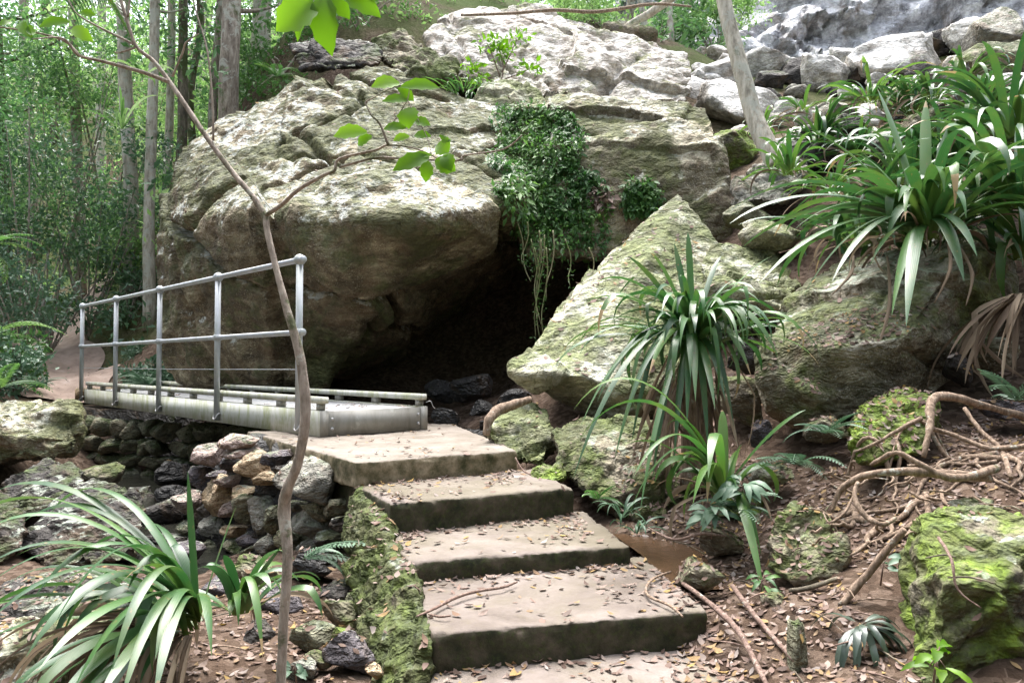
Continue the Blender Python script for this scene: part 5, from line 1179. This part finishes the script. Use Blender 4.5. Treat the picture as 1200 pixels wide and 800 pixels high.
# slender shrub on the pale slab
root = empty('shrub', S(583, 105, 11.), 'thin upright shrub with sparse yellow-green leaves before the pale slab', 'shrub'); A = Acc()
for c in ([(583,108),(590,80),(582,50)], [(588,85),(600,60),(606,45)], [(586,90),(575,60),(570,50)], [(584,100),(560,85),(548,78)], [(586,95),(612,85),(625,78)]):
    V, f = tube_geo([S(a, b, 11.) for a, b in c], [.012, .008, .004], 5); A.add(V, f)
A.build('stems', M['twig'], root)
leaf_obj('foliage', [list(S(a, b, 11)) for a, b in ((582,50),(606,45),(570,52),(548,78),(622,80),(590,62),(560,90))], [.2, .15, .12], 260, .12, 5, 'leafbright', root)
# ------------------------------------------------------------ post on the left
po = tube('wooden_post', [S(20, 460, 8.6), S(20, 432, 8.6), S(19, 402, 8.6)], [.045, .043, .04], M['barkdark'], sides=10, jit=.1); tag(po, 'short weathered wooden post in the ferns left of the path', 'post')

# ------------------------------------------------------------ exposed roots
def rt(lab, pts, rad, seed=1, m='root', name='root'):
    t = tube(name, SS(pts), [q*.5 for q in rad], M[m], sides=10, jit=.42, seed=seed); return tag(t, lab, 'root', 'exposed tree roots')
rt('thickest exposed root arching down over the low mossy rock', [(1200,488,3.5),(1150,474,3.4),(1110,464,3.35),(1092,470,3.3),(1090,500,3.2),(1082,535,3.15)], [.03,.035,.04,.038,.03,.02], 1)
rt('long root snaking left above the brown angular rock', [(1160,560,2.9),(1110,556,2.85),(1060,552,2.85),(1010,558,2.9),(985,575,2.95),(975,600,2.95)], [.035,.034,.03,.028,.022,.012], 2)
rt('root crossing over the long snaking root', [(1170,548,2.9),(1120,560,2.82),(1080,545,2.85),(1050,530,2.9),(1020,545,2.95)], [.03,.028,.024,.02,.012], 3)
rt('root curling round under the long snaking root', [(1005,565,2.85),(1002,585,2.8),(1015,605,2.75),(1035,614,2.7),(1050,606,2.75)], [.016,.019,.020,.018,.01], 4)
rt('thin root reaching from the low mossy rock to the right edge', [(1085,500,3.25),(1120,510,3.2),(1160,525,3.1),(1215,520,3.0)], [.018,.02,.02,.022], 5)
rt('root running left from the low mossy rock', [(1080,490,3.3),(1050,505,3.3),(1025,520,3.3),(1000,530,3.35)], [.02,.016,.014,.008], 6)
rt('upright root by the right roots', [(1130,478,3.3),(1150,505,3.2),(1172,525,3.1),(1185,560,2.9)], [.016,.018,.02,.016], 7)
rt('thin root trailing over the vivid mossy boulder', [(1100,630,2.2),(1115,655,2.08),(1122,690,2.04),(1150,712,2.0)], [.008,.008,.006,.003], 8, 'twig')
rt('root slanting down beside the vivid mossy boulder', [(1060,620,2.4),(1035,650,2.45),(1010,680,2.5),(985,710,2.5)], [.02,.024,.026,.02], 9)
rt('slim root drooping across the bank face', [(1000,580,2.85),(990,600,2.8),(972,612,2.8),(965,600,2.85)], [.008,.009,.008,.004], 10)
rs = np.random.RandomState(29)
for k in range(22):
    a = rs.uniform(985, 1190); b = rs.uniform(500, 600); Y = 3.3-(b-520)/200*.85; p = S(a, b, Y); az = rs.uniform(2.2, 4.4); l = rs.uniform(.25, .6); pts = []
    for m_ in range(7):
        h = TREE.ray_cast(Vector((p.x, p.y, .3)), Vector((0, 0, -1)))[0]
        if h is not None: p.z = h.z+.012
        pts.append(p.copy()); az += rs.uniform(-.8, .8); p = p+Vector((math.cos(az), math.sin(az), 0))*l/6
    r0 = rs.uniform(.008, .017); V, f = tube_geo(pts, list(np.linspace(r0, .003, 7)), 7, .25, k)
    tag(link('root', mesh_np(V, f), M['root']), 'mid-sized root winding along the surface of the bank', 'root', 'winding roots on the bank')
rs = np.random.RandomState(19)
for k in range(80):
    a = rs.uniform(960, 1190); b = rs.uniform(540, 720)
    if a > 1055 and b > 585: continue
    Y = 3.3-(b-520)/200*.85; p = S(a, b, Y); az = rs.uniform(0, 2*PI); l = rs.uniform(.08, .24); pts = [p]
    for m_ in range(4): az += rs.uniform(-.7, .7); p = p+Vector((math.cos(az), math.sin(az)*.4-.15, rs.uniform(-.6, .15)))*l/4; pts.append(p)
    t = tube('rootlet', pts, [.006, .006, .005, .004, .002], M['root'], sides=5, jit=.2); tag(t, 'thin rootlet tangled on the root bank', 'root', 'thin rootlets on the bank')

# ------------------------------------------------------------ sticks
def stick(lab, pts, r, m='twig'):
    t = tube('stick', SS(pts), r, M[m], sides=6, jit=.15); return tag(t, lab, 'stick')
def onstep(px, py, z): return S(px, py, abs(z)*F/(py-426))*1.0
def tread_stick(lab, pts, z, r, m='twig'):
    t = tube('stick', [S(a, b, -z*F/(b-426))+Vector((0, 0, .008)) for a, b in pts], r, M[m], sides=6, jit=.15); tag(t, lab, 'stick')
tread_stick('long dark curved stick lying across the left of the fourth step', [(488,725),(510,715),(535,702),(560,695),(590,690),(606,684)], z4, [.003,.005,.006,.005,.005,.003], 'barkdark' if 0 else 'twig')
tread_stick('short twig beside the long dark stick', [(502,722),(515,725),(528,724)], z4, [.003,.004,.003])
tread_stick('pale looping vine stem over the right end of the fourth step', [(786,672),(766,680),(757,692),(762,702),(785,712),(800,725)], z4, [.004,.005,.005,.005,.005,.003], 'root')
stick('long bare pinkish stick slanting down on the litter right of the steps', [(858,686,2.7),(880,715,2.55),(905,745,2.4),(932,775,2.25)], [.009,.009,.008,.006])
stick('longest stick leaning from the step end to the bottom edge', [(800,683,2.75),(830,705,2.6),(862,735,2.42),(880,765,2.3),(900,805,2.1)], [.007,.009,.01,.009,.007])
stick('dark stick lying under the brown angular rock', [(925,692,2.65),(950,688,2.65),(982,677,2.65)], [.008,.009,.007], 'barkdark')
stick('grey twig sticking out over the puddle', [(760,618,3.3),(790,632,3.1),(822,625,3.0),(850,628,3.0)], [.003,.006,.007,.004])
stick('thin twig by the second step end', [(604,536,4.0),(612,550,3.95),(622,556,3.9)], [.004,.005,.003])
rs = np.random.RandomState(23)
for k in range(70):
    x = rs.uniform(.7, 1.7); y = rs.uniform(1.9, 3.6)
    if k % 5 == 0: x = rs.uniform(-1.4, -.5); y = rs.uniform(2, 3.4)
    h, nn = drop(x, y, 0.3)
    if h is None or nn.z < .35: continue
    az = rs.uniform(0, 2*PI); l = rs.uniform(.06, .22); d = Vector((math.cos(az), math.sin(az), rs.uniform(-.1, .25)))
    t = tube('twig', [h+Vector((0, 0, .012)), h+d*l*.5+Vector((0, 0, .02)), h+d*l+Vector((rs.uniform(-.02, .02), 0, .012))], [.002, .003, .0015], M[['twig', 'root', 'barkdark'][k % 3]], sides=5, jit=.1)
    tag(t, 'thin fallen twig in the leaf litter', 'twig', 'fallen twigs in the litter')

# ------------------------------------------------------------ leaf litter
def litter(name, lab, regs, seed, size=(.02, .05), hgt=.3):
    rs = np.random.RandomState(seed); A = Acc()
    for (x0, x1, y0, y1, n, nzmin, *pl) in regs:
        for _ in range(n):
            x = rs.uniform(x0, x1); y = rs.uniform(y0, y1)
            if pl and not pl[0](x, y, rs): continue
            h, nn = drop(x, y, hgt if not pl or len(pl) < 2 else pl[1])
            if h is None or nn.z < nzmin: continue
            nn = (nn+Vector((rs.normal()*.22, rs.normal()*.22, 0))).normalized()
            az = rs.uniform(0, 2*PI); ax = Vector((math.cos(az), math.sin(az), 0)); ax = (ax-nn*ax.dot(nn)).normalized(); sd = nn.cross(ax)
            s = rs.uniform(*size); w_ = s*rs.uniform(.3, .55); cu = rs.uniform(-.1, .45)*s; o = h+nn*.004
            V = [o-ax*s*.5+nn*cu*.6, o-ax*s*.12+sd*w_*.5+nn*cu*.3, o+ax*s*.2+sd*w_*.42+nn*cu*.3, o+ax*s*.5+nn*cu*.8, o+ax*s*.2-sd*w_*.42+nn*cu*.35, o-ax*s*.12-sd*w_*.5+nn*cu*.35, o+nn*.001]
            A.add([list(v) for v in V], np.array([[6, 0, 1], [6, 1, 2], [6, 2, 3], [6, 3, 4], [6, 4, 5], [6, 5, 0]]), rs.rand())
    o = A.build(name, M['litter'], None, False); o['kind'] = 'stuff'; tag(o, lab, 'leaf litter'); return o
litter('leaf_litter', 'brown and pink fallen leaves covering the bank right of the steps', [(.55, 2.6, 1.6, 4.2, 9500, .25, lambda x, y, r: not (x > 1.12 and y < 2.75 and r.rand() < .93)), (-2.2, -.4, 1.7, 3.6, 3600, .72), (-3, -.6, 3.6, 6, 250, .4), (-6.5, -4.8, 9, 12, 300, .4)], 51, (.01, .046))
def rise(x, y, rs):   # leaves gather at the foot of each riser and on the right-hand end
    for (ax_, ay, bx, by) in ((-.775, 3.79, .034, 4.32), (-.53, 3.32, .303, 3.74), (-.375, 2.85, .484, 3.12), (-.24, 2.317, .645, 2.527)):
        t = (x-ax_)/(bx-ax_)
        if -.05 < t < 1.05:
            dd = ay+(by-ay)*t-y
            if 0 < dd < .5: return rs.rand() < math.exp(-dd/.07)+.05+(.35 if t > .8 else 0)
    return rs.rand() < .035
litter('step_litter', 'small dry leaves gathered along the foot of each step', [(-.8, .75, 1.7, 4.4, 8500, .7, rise)], 52, (.015, .048))
litter('boulder_litter', 'scattered dead leaves resting on the boulder tops', [(-4, 2.5, 7, 10.5, 380, .5, lambda x, y, r: True, 8), (.1, 1.6, 4.6, 7, 260, .35, lambda x, y, r: True, 2.2), (1.2, 3.2, 3.8, 5.4, 300, .8, lambda x, y, r: True, 1.2), (-1.5, .1, 4, 7, 90, .7)], 53, (.03, .07), 8)

# ------------------------------------------------------------ the forest round the viewpoint, which keeps the low light off the gully
for k, (x, y, H, r) in enumerate([(-7, -5, 12, 3.2), (-2.5, -8, 13, 3.6), (3, -8.5, 12, 3.5), (8, -6, 13, 3.4), (-10, 0, 12, 3.0), (11, -1, 13, 3.2), (-9.5, 5, 12, 2.6), (10, 4, 12, 2.6), (-5, -11, 14, 4), (6, -12, 14, 4)]):
    b = Vector((x, y, hz(x, y)-.1)); root = empty('tree', b, 'tall leafy forest tree standing behind the viewpoint', 'tree', 'trees behind the viewpoint')
    tube('trunk', [b, b+Vector((.1, 0, H*.4)), b+Vector((-.1, .1, H*.8))], [.25, .18, .1], M['bark'], root, 10, .1, k)
    C, Rd = blobs(b+Vector((0, 0, H*.45)), (r*.8, r*.8, H*.42), 16, r*.55, 300+k); leaf_obj('crown', C, Rd, 3600, .42, 320+k, 'forestdark', root, asp=.6)
# ------------------------------------------------------------ light, sky, camera
w = bpy.data.worlds.new('World'); scene.world = w; w.use_nodes = True
nt = w.node_tree; bg = nt.nodes['Background']
SUN_EL, SUN_AZ = R(70), R(-14)      # azimuth measured from +Y (ahead) towards +X
sky = nt.nodes.new('ShaderNodeTexSky'); sky.sky_type = 'NISHITA'; sky.sun_disc = False
sky.sun_elevation = SUN_EL; sky.sun_rotation = SUN_AZ; sky.dust_density = 4.; sky.air_density = 1.; sky.ozone_density = 1.
hs = nt.nodes.new('ShaderNodeHueSaturation'); hs.inputs['Saturation'].default_value = .5; hs.inputs['Value'].default_value = 1.
nt.links.new(sky.outputs[0], hs.inputs['Color']); nt.links.new(hs.outputs[0], bg.inputs[0]); bg.inputs[1].default_value = .15
sl = bpy.data.lights.new('sun', 'SUN'); sl.energy = 2.0; sl.angle = R(45); sl.color = (1, .98, .965)
so = bpy.data.objects.new('sun', sl); col.objects.link(so)
d = Vector((math.sin(SUN_AZ)*math.cos(SUN_EL), math.cos(SUN_AZ)*math.cos(SUN_EL), math.sin(SUN_EL)))
so.rotation_euler = d.to_track_quat('Z', 'Y').to_euler(); so.location = (0, 0, 30)
cam = bpy.data.cameras.new('camera'); cam.sensor_width = 36; cam.lens = F/1200*36; cam.clip_end = 500; cam.clip_start = .05
co = bpy.data.objects.new('camera', cam); col.objects.link(co); co.rotation_euler = (math.pi/2+PITCH, 0, 0); scene.camera = co
scene.view_settings.view_transform = 'Standard'; scene.view_settings.look = 'None'; scene.view_settings.gamma = 1; scene.view_settings.exposure = 2.1
scene.render.film_transparent = False
scene.cycles.max_bounces = 5; scene.cycles.transparent_max_bounces = 12; scene.cycles.use_denoising = True
